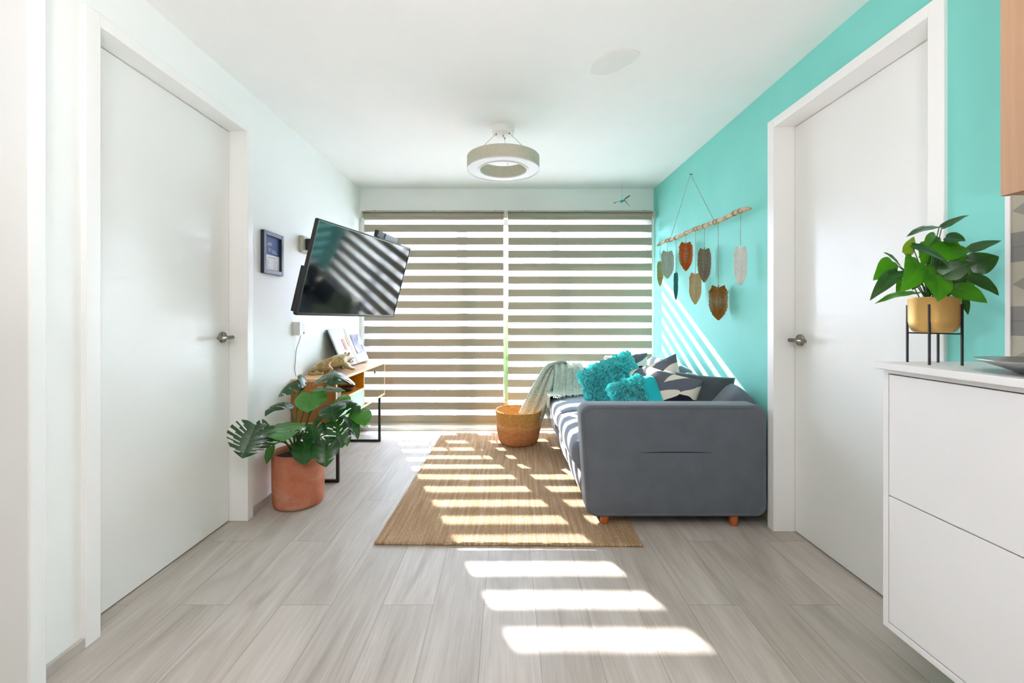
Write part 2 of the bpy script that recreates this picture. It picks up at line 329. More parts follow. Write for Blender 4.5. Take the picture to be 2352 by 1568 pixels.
# ---------------------------------------------------------------- mesh helpers
class MB:
    def __init__(s): s.v = []; s.f = []; s.mi = []; s.sm = []
    def add(s, vs, fs, mi=0, smooth=True):
        n = len(s.v); s.v += [Vector(v) for v in vs]
        for f in fs: s.f.append([i+n for i in f]); s.mi.append(mi); s.sm.append(smooth)
        return s
    def box(s, lo, hi, mi=0):
        (a, b, c), (d, e, f) = lo, hi
        s.add([(a, b, c), (d, b, c), (d, e, c), (a, e, c), (a, b, f), (d, b, f), (d, e, f), (a, e, f)],
              [(3, 2, 1, 0), (4, 5, 6, 7), (0, 1, 5, 4), (1, 2, 6, 5), (2, 3, 7, 6), (3, 0, 4, 7)], mi, False); return s
    def tube(s, pts, r, seg=8, mi=0, cap=True):
        pts = [Vector(p) for p in pts]; rs = r if isinstance(r, (list, tuple)) else [r]*len(pts); n = len(s.v); up = None
        for i, p in enumerate(pts):
            d = (pts[min(i+1, len(pts)-1)]-pts[max(i-1, 0)]).normalized()
            if up is None: up = Vector((0, 0, 1)) if abs(d.z) < .9 else Vector((1, 0, 0))
            x = d.cross(up)
            if x.length < 1e-5: x = d.cross(Vector((.3, 1, .2)))
            x.normalize(); y = x.cross(d).normalized(); up = y
            for k in range(seg):
                a = 2*math.pi*k/seg; s.v.append(p+(x*math.cos(a)+y*math.sin(a))*rs[i])
        for i in range(len(pts)-1):
            for k in range(seg):
                a, b = n+i*seg+k, n+i*seg+(k+1) % seg
                s.f.append([a, b, b+seg, a+seg]); s.mi.append(mi); s.sm.append(True)
        if cap:
            s.f.append([n+k for k in range(seg)]); s.f.append([n+(len(pts)-1)*seg+k for k in range(seg)][::-1]); s.mi += [mi]*2; s.sm += [False]*2
        return s
    def lathe(s, prof, seg=48, c=(0, 0, 0), mi=0, fn=None):
        n = len(s.v)
        for j, (r, z) in enumerate(prof):
            for k in range(seg):
                a = 2*math.pi*k/seg; rr = r if fn is None else fn(r, z, a, j)
                s.v.append(Vector((c[0]+rr*math.cos(a), c[1]+rr*math.sin(a), c[2]+z)))
        for j in range(len(prof)-1):
            for k in range(seg):
                a, b = n+j*seg+k, n+j*seg+(k+1) % seg
                s.f.append([a, b, b+seg, a+seg]); s.mi.append(mi); s.sm.append(True)
        return s
    def grid(s, fn, nu, nv, mi=0, skip=None):
        n = len(s.v)
        for i in range(nu+1):
            for j in range(nv+1): s.v.append(Vector(fn(i/nu, j/nv)))
        for i in range(nu):
            for j in range(nv):
                if skip and skip(i, j): continue
                a = n+i*(nv+1)+j; s.f.append([a, a+nv+1, a+nv+2, a+1]); s.mi.append(mi); s.sm.append(True)
        return s
        return s
    def build(s, name, mats, parent=None, bevel=0, bseg=2, sub=0, solid=0, fixn=False, loc=None, mtx=None, auto=False):
        me = bpy.data.meshes.new(name)
        off = Vector(loc) if loc is not None else Vector((0, 0, 0))
        me.from_pydata([v-off for v in s.v], [], s.f)
        for m in (mats if isinstance(mats, (list, tuple)) else [mats]): me.materials.append(m)
        for p, i, k in zip(me.polygons, s.mi, s.sm): p.material_index = i; p.use_smooth = k
        o = bpy.data.objects.new(name, me); COL.objects.link(o); o.location = off
        if mtx is not None: o.matrix_basis = mtx
        if parent is not None:
            o.parent = parent
            if mtx is None: o.location = off-abs_loc(parent)
            else: o.matrix_basis = Matrix.Translation(-abs_loc(parent)) @ mtx
        if fixn:
            b = bmesh.new(); b.from_mesh(me); bmesh.ops.recalc_face_normals(b, faces=b.faces); b.to_mesh(me); b.free()
        if bevel:
            md = o.modifiers.new('b', 'BEVEL'); md.width = bevel; md.segments = bseg; md.limit_method = 'ANGLE'; md.angle_limit = math.radians(40)
            for p in me.polygons: p.use_smooth = True
            if bseg > 0:
                wn = o.modifiers.new('w', 'WEIGHTED_NORMAL'); wn.keep_sharp = False
        if sub: md = o.modifiers.new('s', 'SUBSURF'); md.levels = sub; md.render_levels = sub
        if solid: md = o.modifiers.new('t', 'SOLIDIFY'); md.thickness = solid; md.offset = 0
        me.update(); return o
def abs_loc(o):
    p = Vector(o.location)
    while o.parent: o = o.parent; p += Vector(o.location)
    return p
def tag(o, label=None, cat=None, group=None, kind=None):
    if label: o['label'] = label
    if cat: o['category'] = cat
    if group: o['group'] = group
    if kind: o['kind'] = kind
    return o
def empty(name, loc=(0, 0, 0), label=None, cat=None, group=None, kind=None):
    o = bpy.data.objects.new(name, None); COL.objects.link(o); o.location = loc; o.empty_display_size = .05
    return tag(o, label, cat, group, kind)
def struct(o): o['kind'] = 'structure'; return o

# ================================================================ ROOM
XL, XR, YB, ZC = -1.475, 1.472, 4.31, 2.428
XN = 1.427      # the near part of the right wall stands a little forward
def boxes(*bs):
    m = MB()
    for b in bs: m.box(*b)
    return m
struct(boxes(((-3, -2.6, -.1), (3, YB+.2, 0))).build('floor', M['floor']))
struct(boxes(((-3, -2.6, ZC), (3, YB+.2, ZC+.15))).build('ceiling', M['ceil']))
DL0, DL1, DLT = 1.531, 2.395, 2.175     # left door opening
DR0, DR1, DRT = 1.445, 2.278, 2.150     # right door opening
struct(boxes(((XL-.25, DL1+.02, 0), (XL, YB+.2, ZC)), ((XL-.25, DL0-.02, DLT+.02), (XL, DL1+.02, ZC)), ((XL-.25, 1.32, 0), (XL+.008, DL0-.02, ZC))).build('wall_left', M['wall']))
struct(boxes(((-3, 1.274, 0), (-1.421, 1.325, ZC))).build('wall_left_end', M['wall'], bevel=.006))
struct(boxes(((XR, DR1+.02, 0), (XR+.25, YB+.2, ZC)), ((XR, DR0-.02, DRT+.02), (XR+.25, DR1+.02, ZC)), ((XN, 1.222, 0), (XR+.25, DR0-.02, ZC))).build('wall_right', M['teal']))
struct(boxes(((XN, -2.6, 0), (XR+.25, 1.222, ZC))).build('wall_kitchen_right', M['wall']))
struct(boxes(((-3, -2.6, 0), (3, -2.5, ZC))).build('wall_rear', noisy('rear_paint', (112, 112, 110), (106, 106, 104), 2, .7)))
struct(boxes(((-3.1, -2.6, 0), (-3, 1.32, ZC))).build('wall_kitchen_left', M['wall']))
WT = 2.13
struct(boxes(((XL-.05, YB, WT), (XR+.05, YB+.19, ZC))).build('wall_back', M['wall']))
base = M['floor']
bbm = noisy('baseboard_tile', (186, 180, 170), (176, 170, 160), 12, .5)
struct(boxes(((XL, 2.45, 0), (XL+.01, YB, .045))).build('baseboard_left', bbm, bevel=.002))
struct(boxes(((-1.467, 1.326, 0), (-1.452, 1.476, .036))).build('baseboard_left_near', bbm, bevel=.002))
struct(boxes(((XR-.01, 2.36, 0), (XR, YB, .045))).build('baseboard_right', bbm, bevel=.002))

def make_door(name, side, xw, xcas, xleaf, y0, y1, zt, hy, hz):
    d = empty(name, (xcas, (y0+y1)/2, 0), kind='structure')
    cw = .055
    def bx(x0, x1, a, b, c, e): return ((min(x0, x1), a, c), (max(x0, x1), b, e))
    # leaf with its shadow gap, then casing
    boxes(bx(xleaf, xleaf+side*.045, y0+.002, y1-.003, .006, zt-.003)).build('door_leaf', M['door'], d, bevel=.002)
    boxes(bx(xleaf+side*.012, xleaf+side*.2, y0-.02, y1+.02, 0, zt+.03)).build('door_backing', M['dark'], d)
    m = MB()
    for b in (bx(xcas, xleaf+side*.06, y0-cw, y0, 0, zt+cw-.01), bx(xcas, xleaf+side*.06, y1, y1+cw, 0, zt+cw-.01), bx(xcas, xleaf+side*.06, y0, y1, zt, zt+cw-.01)): m.box(*b)
    m.build('casing', M['white'], d, bevel=.003)
    h = MB().lathe([(0, 0), (.030, 0), (.031, .004), (.029, .009), (0, .009)], 40)
    R = Matrix.Translation((xleaf, hy, hz)) @ Matrix.Rotation(-side*math.pi/2, 4, 'Y')
    ho = h.build('door_handle', M['steel'], d, mtx=R, fixn=True)
    xe = xleaf-side*.052
    lv = MB().tube([(xleaf, hy, hz), (xe, hy, hz)], .0095, 16).tube([(xe, hy+.012, hz), (xe, hy+.010, hz), (xe, hy-.085, hz+.0), (xe, hy-.105, hz)], [.006, .0105, .0105, .010], 16)
    l = lv.build('lever', M['steel'], None); l.parent = ho; l.matrix_parent_inverse = R.inverted()
    return d
make_door('door_1', -1, XL, -1.45, -1.553, DL0, DL1, DLT, 2.335, 1.03)
make_door('door_2', 1, XR, 1.415, 1.528, DR0, DR1, DRT, 2.232, 1.020)

# window: sliding door in the back wall
w = empty('window_1', (0, YB+.08, 0), kind='structure')
fy0, fy1 = YB+.05, YB+.13
fr = MB()
fr.box((XL, YB-.004, 0), (XR, fy1+.02, .035)); fr.box((XL, fy0, .035), (XR, fy1, .075)); fr.box((XL, fy0, WT-.06), (XR, fy1, WT))
for x0, x1 in ((XL, XL+.09), (XR-.085, XR)): fr.box((x0, YB-.03, .035), (x1, fy1, WT))
fr.build('window_frame', M['alu'], w, bevel=.003)
for x0, x1 in ((-.515, -.405), (.445, .535)):
    boxes(((x0, fy0+.01, .07), (x1, fy1-.01, WT-.05))).build('mullion', M['alu'], w, bevel=.003)
for i, (x0, x1) in enumerate(((XL+.09, -.515), (-.405, .445), (.535, XR-.085))):
    MB().add([(x0, YB+.09, .075), (x1, YB+.09, .075), (x1, YB+.09, WT-.06), (x0, YB+.09, WT-.06)], [(0, 1, 2, 3)], smooth=False).build('pane', M['glass'], w)

# blinds
def blind(x0, x1, zt, per, hgt, n, label):
    yb = 4.215
    b = empty('zebra_blind', ((x0+x1)/2, yb, zt), label, 'blind', 'striped roller blinds over the sliding window')
    m = MB(); z = zt
    def wob(x, zz): return yb+.0025*math.sin(x*7+zz*5)
    def strip(za, zb, mi):
        m.grid(lambda u, v: (x0+(x1-x0)*u, wob(x0+(x1-x0)*u, za), za+(zb-za)*v), 24, 1, mi)
    strip(zt+.115, zt+.050, 0)
    strip(zt+.05, zt, 1)
    for k in range(n):
        strip(zt-k*per, zt-k*per-hgt, 0)
        if k < n-1: strip(zt-k*per-hgt, zt-(k+1)*per, 1)
    zb = zt-(n-1)*per-hgt
    m.build('striped_fabric', [M['band'], M['sheer']], b)
    MB().box((x0-.002, yb-.008, zb-.024), (x1+.002, yb+.008, zb)).build('bottom_rail', M['cassette'], b, bevel=.004)
    MB().tube([(x0, yb+.004, 2.145), (x1, yb+.004, 2.145)], .021, 20).build('roller', M['band'], b)
    MB().box((x0-.01, 4.185, 2.168), (x1+.012, YB-.002, 2.176)).build('headrail', M['cassette'], b, bevel=.002)
    MB().box((x0-.005, 4.25, 2.176), (x1+.005, YB-.002, 2.198)).build('mounting_channel', M['cassette'], b, bevel=.002)
    for xa in (x0-.02, x1+.002):
        MB().box((xa, 4.175, 2.105), (xa+.016, 4.25, 2.176)).build('end_bracket', M['cassette'], b, bevel=.006)
    return b
b1 = blind(-1.405, -.036, 2.048, .1247, .0725, 16, 'left striped roller blind, beside the television and white wall')
b2 = blind(.008, 1.422, 2.048, .1268, .0735, 16, 'right striped roller blind, beside the turquoise wall behind the sofa')
for b, x, in ((b1, -1.418), (b2, 1.432)):
    MB().tube([(x, 4.20, 2.11), (x, 4.203, 1.2), (x, 4.20, .25)], .003, 6).tube([(x+.012, 4.225, 2.11), (x+.012, 4.22, 1.2), (x, 4.20, .25)], .003, 6).build('pull_chain', M['white_plastic'], b)
for b, xs in ((b1, (-1.31, -.72, -.12)), (b2, (.15, .78, 1.36))):
    for x in xs: MB().box((x-.012, 4.24, 2.178), (x+.012, 4.252, 2.192)).build('clip', M['dark'], b)

# ================================================================ OUTSIDE
struct(boxes(((-3, YB+.2, -.25), (3, 5.35, -.02))).build('floor_balcony', M['out_floor']))
struct(boxes(((-3, YB+.2, 2.25), (3, 5.28, 2.55))).build('ceiling_balcony', M['plaster_out']))
struct(boxes(((-2.0, YB+.2, -.02), (-1.57, 5.28, 2.25))).build('wall_balcony_left', M['render_wall']))
struct(boxes(((1.75, YB+.2, -.02), (2.0, 5.28, 2.25))).build('wall_balcony_right', M['render_wall']))
struct(boxes(((-60, 5.5, -4.2), (60, 90, -4))).build('ground', M['asphalt']))
r = empty('balcony_railing', (0, 5.25, 0), 'thin grey steel balcony railing seen through the gap between the blinds', 'railing')
MB().box((-1.6, 5.235, .86), (1.75, 5.265, .89)).build('top_rail', M['grey_plastic'], r)
for x in (-1.58, -.79, .0, .87, 1.73): MB().box((x-.014, 5.235, -.02), (x+.014, 5.265, .86)).build('post', M['grey_plastic'], r)
mm = MB()
for k in range(6): mm.box((-1.6, 5.246, .12+k*.12), (1.75, 5.254, .128+k*.12))
mm.build('wires', M['grey_plastic'], r)
def building(x0, x1, y0, y1, z1, m, label, nx, nz, wcol):
    b = empty('building', ((x0+x1)/2, y0, -4), label, 'building')
    MB().box((x0, y0, -4), (x1, y1, z1)).build('facade', m, b)
    dx = (x1-x0)/nx; dz = 2.7
    for i in range(nx):
        for j in range(nz):
            cx, cz = x0+dx*(i+.5), z1-1.5-dz*j
            q = MB(); q.box((cx-dx*.28, y0-.06, cz-.7), (cx+dx*.28, y0-.01, cz+.7)); q.build('window', wcol, b)
    return b
gw = mat('pale_glazing', (190, 196, 210), .3)
building(-9, -2.36, 9, 13, 1.15, M['brick'], 'pink brick building outside, seen through the left blind near the television', 5, 1, gw)
building(-2.0, 16, 18, 24, 3.9, M['render_wall'], 'pale building across the street seen faintly through both blinds', 6, 2, gw)

# ---------------------------------------------------------------- leaves
OUT = [(0, 0), (.17, -.10), (.34, -.09), (.45, .06), (.5, .25), (.46, .46), (.36, .66), (.2, .85), (0, 1)]
OUTN = [(0, 0), (.2, -.05), (.36, .02), (.46, .14), (.5, .28), (.44, .48), (.3, .7), (.14, .88), (0, 1)]
OUTS = [(0, 0), (.2, .05), (.4, .18), (.5, .33), (.5, .5), (.42, .66), (.3, .8), (.14, .93), (0, 1)]
def curve_at(pts, t):
    n = len(pts)-1; x = t*n; i = min(int(x), n-1); f = x-i
    p0, p1, p2, p3 = pts[max(i-1, 0)], pts[i], pts[i+1], pts[min(i+2, n)]
    return tuple(.5*((2*p1[k])+(-p0[k]+p2[k])*f+(2*p0[k]-5*p1[k]+4*p2[k]-p3[k])*f*f+(-p0[k]+3*p1[k]-3*p2[k]+p3[k])*f**3) for k in (0, 1))
def leaf_geo(mb, base, tip, normal, width, outline=OUT, fold=.25, droop=.2, splits=0, holes=0, curl=0, nt=32, ns=8, mi=0, vein=None, seed=0, ruffle=.02):
    base, tip = Vector(base), Vector(tip); yv = tip-base; L = yv.length; yv.normalize()
    n = Vector(normal); n = (n-yv*n.dot(yv)); n.normalize(); xv = yv.cross(n); rnd = random.Random(seed)
    ph = rnd.uniform(0, 6)
    def pt(side, t, s):
        e = curve_at(outline, t); m = (0, max(0, (t*1.12-.06)) if t < .95 else 1)
        m = (0, min(1, max(0, t**.9)))
        x = e[0]*s*side; y = m[1]+(e[1]-m[1])*s
        X = x*width; Y = y*L; ax = abs(X)
        z = fold*ax - droop*L*(y-.35)**2 + droop*L*.1225 - curl*ax*ax/width*1.6
        z += ruffle*L*math.sin(t*26+ph)*s*s
        z += .012*L*math.sin(t*40)*s*(1-s)
        return base+xv*X+yv*Y+n*z
    for side in (1, -1):
        gaps = set()
        if splits:
            for k in range(splits):
                c = int(nt*(.2+.68*(k+rnd.uniform(.3, .7))/splits)); gaps.add(c)
        def skip(i, j):
            if i in gaps and j >= ns*.3: return True
            if (i+1) in gaps and j >= ns*.62: return True
            if holes and (i+2) % 5 == 0 and j in (1, 2) and nt*.2 < i < nt*.7: return True
            return False
        mb.grid(lambda u, v: pt(side, u, v), nt, ns, mi, skip)
    if vein is not None:
        mb.tube([pt(1, .001+.99*k/8, 0)+n*.0015 for k in range(9)], [width*.009*(1-k/10) for k in range(9)], 5, vein)
        for side in (1, -1):
            for k in range(1, 6):
                t0 = k/7
                mb.tube([pt(side, t0+.02*q, q/5*.8)+n*.0006 for q in range(6)], width*.0022, 4, vein)
def smooth(pts, k=6):
    pts = [Vector(p) for p in pts]; out = []
    for i in range(len(pts)-1):
        p0, p1, p2, p3 = pts[max(i-1, 0)], pts[i], pts[i+1], pts[min(i+2, len(pts)-1)]
        for q in range(k):
            f = q/k; out.append(.5*((2*p1)+(p2-p0)*f+(2*p0-5*p1+4*p2-p3)*f*f+(3*p1-p0-3*p2+p3)*f**3))
    return out+[pts[-1]]
def arc(a, b, lift, n=10):
    a, b = Vector(a), Vector(b)
    return [a.lerp(b, k/n)+Vector((0, 0, lift*math.sin(math.pi*k/n))) for k in range(n+1)]

# balcony plants (long strap leaves in pots)
def strap_plant(x, y, h, n, label, seed, spread=.35):
    rnd = random.Random(seed); e = empty('balcony_plant', (x, y, -.02), label, 'plant', 'potted plants on the balcony')
    MB().lathe([(0, 0), (.10, 0), (.13, .2), (.125, .2), (.12, .17), (0, .17)], 24, (x, y, -.02)).build('pot', M['terracotta'], e)
    m = MB()
    for k in range(n):
        a = rnd.uniform(0, 6.28); sp = rnd.uniform(.1, 1)*spread; hh = h*rnd.uniform(.55, 1)
        p0 = Vector((x+.04*math.cos(a), y+.04*math.sin(a), .14)); w0 = rnd.uniform(.018, .034)
        side = Vector((-math.sin(a), math.cos(a), 0))
        def fn(u, v):
            r = sp*u**1.7; z = .14+(hh-.14)*(u-.16*u**4); ww = w0*math.sin(math.pi*min(1, .18+u*.82))
            return p0+Vector((math.cos(a)*r, math.sin(a)*r, z-.14))+side*(v-.5)*2*ww
        m.grid(fn, 8, 1)
    m.build('leaves', M['out_leaf'], e); return e
strap_plant(.015, 4.95, 1.5, 7, 'tall strap-leaved plant outside showing in the gap between the blinds', 3, .12)
for i, (x, h, lb) in enumerate([(-1.08, .95, 'outdoor potted plant behind the left blind, nearest the brick building'), (-.72, 1.05, 'outdoor potted plant behind the middle of the left blind'),
                    (-.38, .85, 'outdoor potted plant behind the right part of the left blind'), (.42, .8, 'outdoor potted plant behind the right blind above the basket'),
                    (.85, .9, 'outdoor potted plant behind the right blind above the throw')]):
    strap_plant(x, 4.95, h, 34, lb, 20+i, .17)

# ================================================================ RUG
rm = MB(); rx0, rx1, ry0, ry1 = -.648, .690, 2.135, 4.19
def rugf(u, v):
    ex = .006*noise.noise(Vector((v*14, 3, 0)))*(abs(u-.5)*2)**8; ey = .008*noise.noise(Vector((u*22, 7, 0)))*(abs(v-.5)*2)**8
    z = .011+.0015*noise.noise(Vector((u*9, v*12, 0)))
    return (rx0+(rx1-rx0)*u+ex, ry0+(ry1-ry0)*v+ey, z)
NU, NV = 60, 80
rm.grid(rugf, NU, NV)
rug = rm.build('jute_rug', M['jute'], loc=(.02, 3.16, 0)); rug.rotation_euler.z = -math.radians(.9)
tag(rug, 'natural jute woven rug lying on the floor in front of the sofa', 'rug')
md = rug.modifiers.new('t', 'SOLIDIFY'); md.thickness = .010; md.offset = -1
hem = MB()
for yy in (ry0+.006,):
    hem.tube([(rx0+(rx1-rx0)*k/60, yy+.006*noise.noise(Vector((k*.4, 7, 0))), .008) for k in range(61)], .0075, 8)
for xx in (rx0+.004, rx1-.004):
    hem.tube([(xx, ry0+(ry1-ry0)*k/60, .008) for k in range(61)], .006, 8)
ho = hem.build('hem', M['jute'], loc=(.02, 3.16, 0)); ho.parent = rug; ho.location = (0, 0, 0)

# ================================================================ SOFA
sf = empty('sofa', (.9, 3.2, 0), 'grey microsuede two-seat sofa with orange wooden feet, along the turquoise wall', 'sofa')
SX0, SX1, SY0, SY1, SZ = .398, 1.405, 2.315, 4.12, .662
def arm(y0, y1):
    # rounded slab, lower front corner tucked, corners rounded in the X-Z outline
    m = MB(); out = []; r = .055
    for (cx, cz, a0) in ((SX1-r, .060+r, -90), (SX1-r, SZ-r, 0), (SX0+r, SZ-r, 90), (SX0+.03+r, .060+r, 180)):
        for k in range(7):
            a = math.radians(a0+k*15); out.append((cx+r*math.cos(a), cz+r*math.sin(a)))
    n = len(out); g = .016; rings = [(y0+g, g), (y0+g*.3, g*.25), (y0, g*.9), (y0, 1.6*g)]
    cx, cz = (SX0+SX1)/2, (SZ+.060)/2
    def ring(y, ins):
        res = []
        for x, z in out:
            d = Vector((cx-x, cz-z)); sx = 1-ins/((SX1-SX0)/2); sz = 1-ins/((SZ-.060)/2)
            res.append((cx+(x-cx)*sx, y, cz+(z-cz)*sz))
        return res
    seq = [(y0+.004, .02), (y0, .012), (y0+.006, .003), (y0+.018, 0), (y1-.018, 0), (y1-.006, .003), (y1, .012), (y1-.004, .02)]
    vs = []; fs = []
    for y, i in seq: vs += ring(y, i)
    for s in range(len(seq)-1):
        for k in range(n):
            a, b = s*n+k, s*n+(k+1) % n; fs.append((a, b, b+n, a+n))
    m.add(vs, fs)
    for s, rev in ((0, True), (len(seq)-1, False)):
        # slightly puffed panel
        y, i = seq[s]; base_i = len(m.v); bul = -.012 if s == 0 else .012
        rr = [ring(y+bul*q, i+ii) for q, ii in ((0, 0), (.5, .05), (.85, .12), (1, .2))]
        vs2 = [p for rg in rr for p in rg]; fs2 = []
        for q in range(3):
            for k in range(n):
                a, b = q*n+k, q*n+(k+1) % n; fs2.append((a, b, b+n, a+n))
        fs2.append(tuple(3*n+k for k in range(n)))
        m.add(vs2, fs2)
    return m
a = arm(SY0, SY0+.145).build('armrest', M['sofa'], sf, fixn=True)
arm(SY1-.145, SY1).build('armrest', M['sofa'], sf, fixn=True)
MB().tube([(.66+.5*k/20, SY0-.0085+.004*abs(k/10-1)**4, .408+.006*math.sin(k/20*math.pi)) for k in range(21)], [.0006+.0026*math.sin(math.pi*k/20) for k in range(21)], 6).build('seam', M['seam'], sf)
# piping round the near armrest's face
def cushion_box(x0, x1, y0, y1, z0, z1, puff=.02, pw=4, nx=16, ny=20, nz=8, front=0, seed=0):
    m = MB()
    def w(p):
        x, y, z = p
        u, v, t = 2*(x-x0)/(x1-x0)-1, 2*(y-y0)/(y1-y0)-1, 2*(z-z0)/(z1-z0)-1
        # round the box: superellipse-like shrink at edges + puffed faces
        def sh(q, o1, o2): return 1-.06*(abs(o1)**6+abs(o2)**6)
        X = (x0+x1)/2+(x1-x0)/2*u*(1-.035*abs(t)**5)*(1-.012*abs(v)**8)
        Y = (y0+y1)/2+(y1-y0)/2*v*(1-.012*abs(t)**5)*(1-.01*abs(u)**8)
        Z = (z0+z1)/2+(z1-z0)/2*t*(1-.20*abs(u)**8)*(1-.16*abs(v)**10)
        Z += puff*t*(1-u*u)*(1-v*v); X += front*(-1 if u < 0 else 0)*abs(u)**3*(1-t*t)*(1-.5*v*v)
        k = noise.noise(Vector((x*5+seed, y*5, z*5)))*.006
        return (X+k*.5, Y, Z+k)
    def face(fn, a, b): m.grid(lambda u, v: w(fn(u, v)), a, b)
    L = lambda a, b, t: a+(b-a)*t
    face(lambda u, v: (L(x0, x1, u), L(y0, y1, v), z1), nx, ny); face(lambda u, v: (L(x0, x1, u), L(y0, y1, 1-v), z0), nx, ny)
    face(lambda u, v: (x0, L(y0, y1, u), L(z0, z1, 1-v)), ny, nz); face(lambda u, v: (x1, L(y0, y1, u), L(z0, z1, v)), ny, nz)
    face(lambda u, v: (L(x0, x1, u), y0, L(z0, z1, v)), nx, nz); face(lambda u, v: (L(x0, x1, u), y1, L(z0, z1, 1-v)), nx, nz)
    return m
def weld(o):
    b = bmesh.new(); b.from_mesh(o.data); bmesh.ops.remove_doubles(b, verts=b.verts, dist=.0004); bmesh.ops.recalc_face_normals(b, faces=b.faces); b.to_mesh(b and o.data); b.free(); return o
ym = 3.225
weld(cushion_box(.425, 1.38, SY0+.13, SY1-.13, .075, .265, 0, seed=9, front=.012).build('base', M['sofa_seat'], sf))
for i, (y0, y1) in enumerate(((SY0+.147, ym-.003), (ym+.003, SY1-.147))):
    weld(cushion_box(.385, 1.2, y0, y1, .262, .442, .012, front=.022, seed=i*3).build('seat_cushion', M['sofa_seat'], sf))
MB().box((1.22, SY0+.14, .08), (1.395, SY1-.14, .62)).build('backrest', M['sofa'], sf, bevel=.03, bseg=4)
def soft(mb, name, m, parent, c, rot, sub=0):
    o = weld(mb.build(name, m)); o.matrix_world = Matrix.Translation(c) @ rot
    if parent is not None:
        o.parent = parent; o.matrix_parent_inverse = Matrix.Translation(-Vector(parent.location))
    return o
def E(x, y, z): return (Matrix.Rotation(math.radians(z), 4, 'Z') @ Matrix.Rotation(math.radians(y), 4, 'Y') @ Matrix.Rotation(math.radians(x), 4, 'X'))
for y, ry, rz, zz in ((2.86, 38, 3, .565), (3.60, 26, -1, .605)):
    soft(cushion_box(-.075, .075, -.37, .37, -.175, .175, 0, nx=8, ny=20, nz=14, front=.02, seed=y), 'back_cushion', M['sofa_seat'], sf, (1.295, y, zz), E(0, ry, rz))
for x, y in ((.535, 2.357), (1.243, 2.357), (.535, 4.05), (1.243, 4.05)):
    MB().lathe([(0, 0.0), (.019, 0.0), (.021, .004), (.025, .07), (0, .07)], 24, (x, y, .012 if x < .69 else 0)).build('foot', M['leg_wood'], sf)

# pillows -------------------------------------------------------
def pillow_mb(w, h, t, n=26, seed=0, soft_=.45, wr=.006, rc=.055):
    m = MB()
    def f(sg):
        def g(u, v):
            a, b = 2*u-1, 2*v-1
            e = max(0, (1-abs(a)**2.6)*(1-abs(b)**2.6))**soft_
            q_ = 1-(max(0, rc-.055)*2.2)*(a*a*b*b)**2; pin = (1-.055*(1-abs(a)**2)*abs(b)**4)*q_; pin2 = (1-.055*(1-abs(b)**2)*abs(a)**4)*q_
            k = noise.noise(Vector((a*2.2+seed, b*2.2, sg)))*wr*e
            k += wr*.8*math.sin(6*a+8*b+seed)*e*(1-e)*1.5
            return (a*w/2*pin2, b*h/2*pin, sg*(t/2*e+k))
        return g
    m.grid(f(1), n, n); m.grid(f(-1), n, n); return m
# orientation: local +Z is the face normal, local +Y is up along the pillow
def face_mtx(c, nrm, roll=0):
    n = Vector(nrm).normalized(); up = Vector((0, 0, 1)); y = (up-n*up.dot(n)).normalized(); x = y.cross(n)
    R = Matrix((x, y, n)).transposed().to_4x4()
    return Matrix.Translation(c) @ R @ Matrix.Rotation(math.radians(roll), 4, 'Z')
def put(mb, name, m, mtx, label=None, cat=None, group=None, parent=None):
    o = weld(mb.build(name, m)); o.matrix_world = mtx
    if parent: o.parent = parent; o.matrix_parent_inverse = parent.matrix_world.inverted()
    return tag(o, label, cat, group)
put(pillow_mb(.44, .36, .17, seed=2), 'throw_pillow', M['dark_cushion'], face_mtx((1.19, 2.73, .605), (-.6, -.95, .35), -3),
    'plain charcoal pillow, nearest the right end of the sofa armrest', 'pillow')
put(pillow_mb(.37, .38, .14, seed=3), 'throw_pillow', M['pattern'], face_mtx((1.025, 2.76, .60), (-.75, -.85, .35), -10),
    'cream pillow with black and grey leaf print, leaning in front of the charcoal pillow', 'pillow', 'leaf-print pillows on the sofa')
put(pillow_mb(.42, .42, .13, seed=5), 'throw_pillow', M['pattern_b'], face_mtx((1.03, 2.98, .625), (-.85, -.75, .35), 24),
    'cream leaf-print pillow whose pointed corner sticks up behind the other near the charcoal one', 'pillow', 'leaf-print pillows on the sofa')
put(pillow_mb(.38, .38, .13, seed=6), 'throw_pillow', M['pattern'], face_mtx((1.03, 3.72, .635), (-.4, -.85, .3), 6),
    'leaf-print pillow at the far end, behind the large ruffled turquoise pillow', 'pillow', 'leaf-print pillows on the sofa')
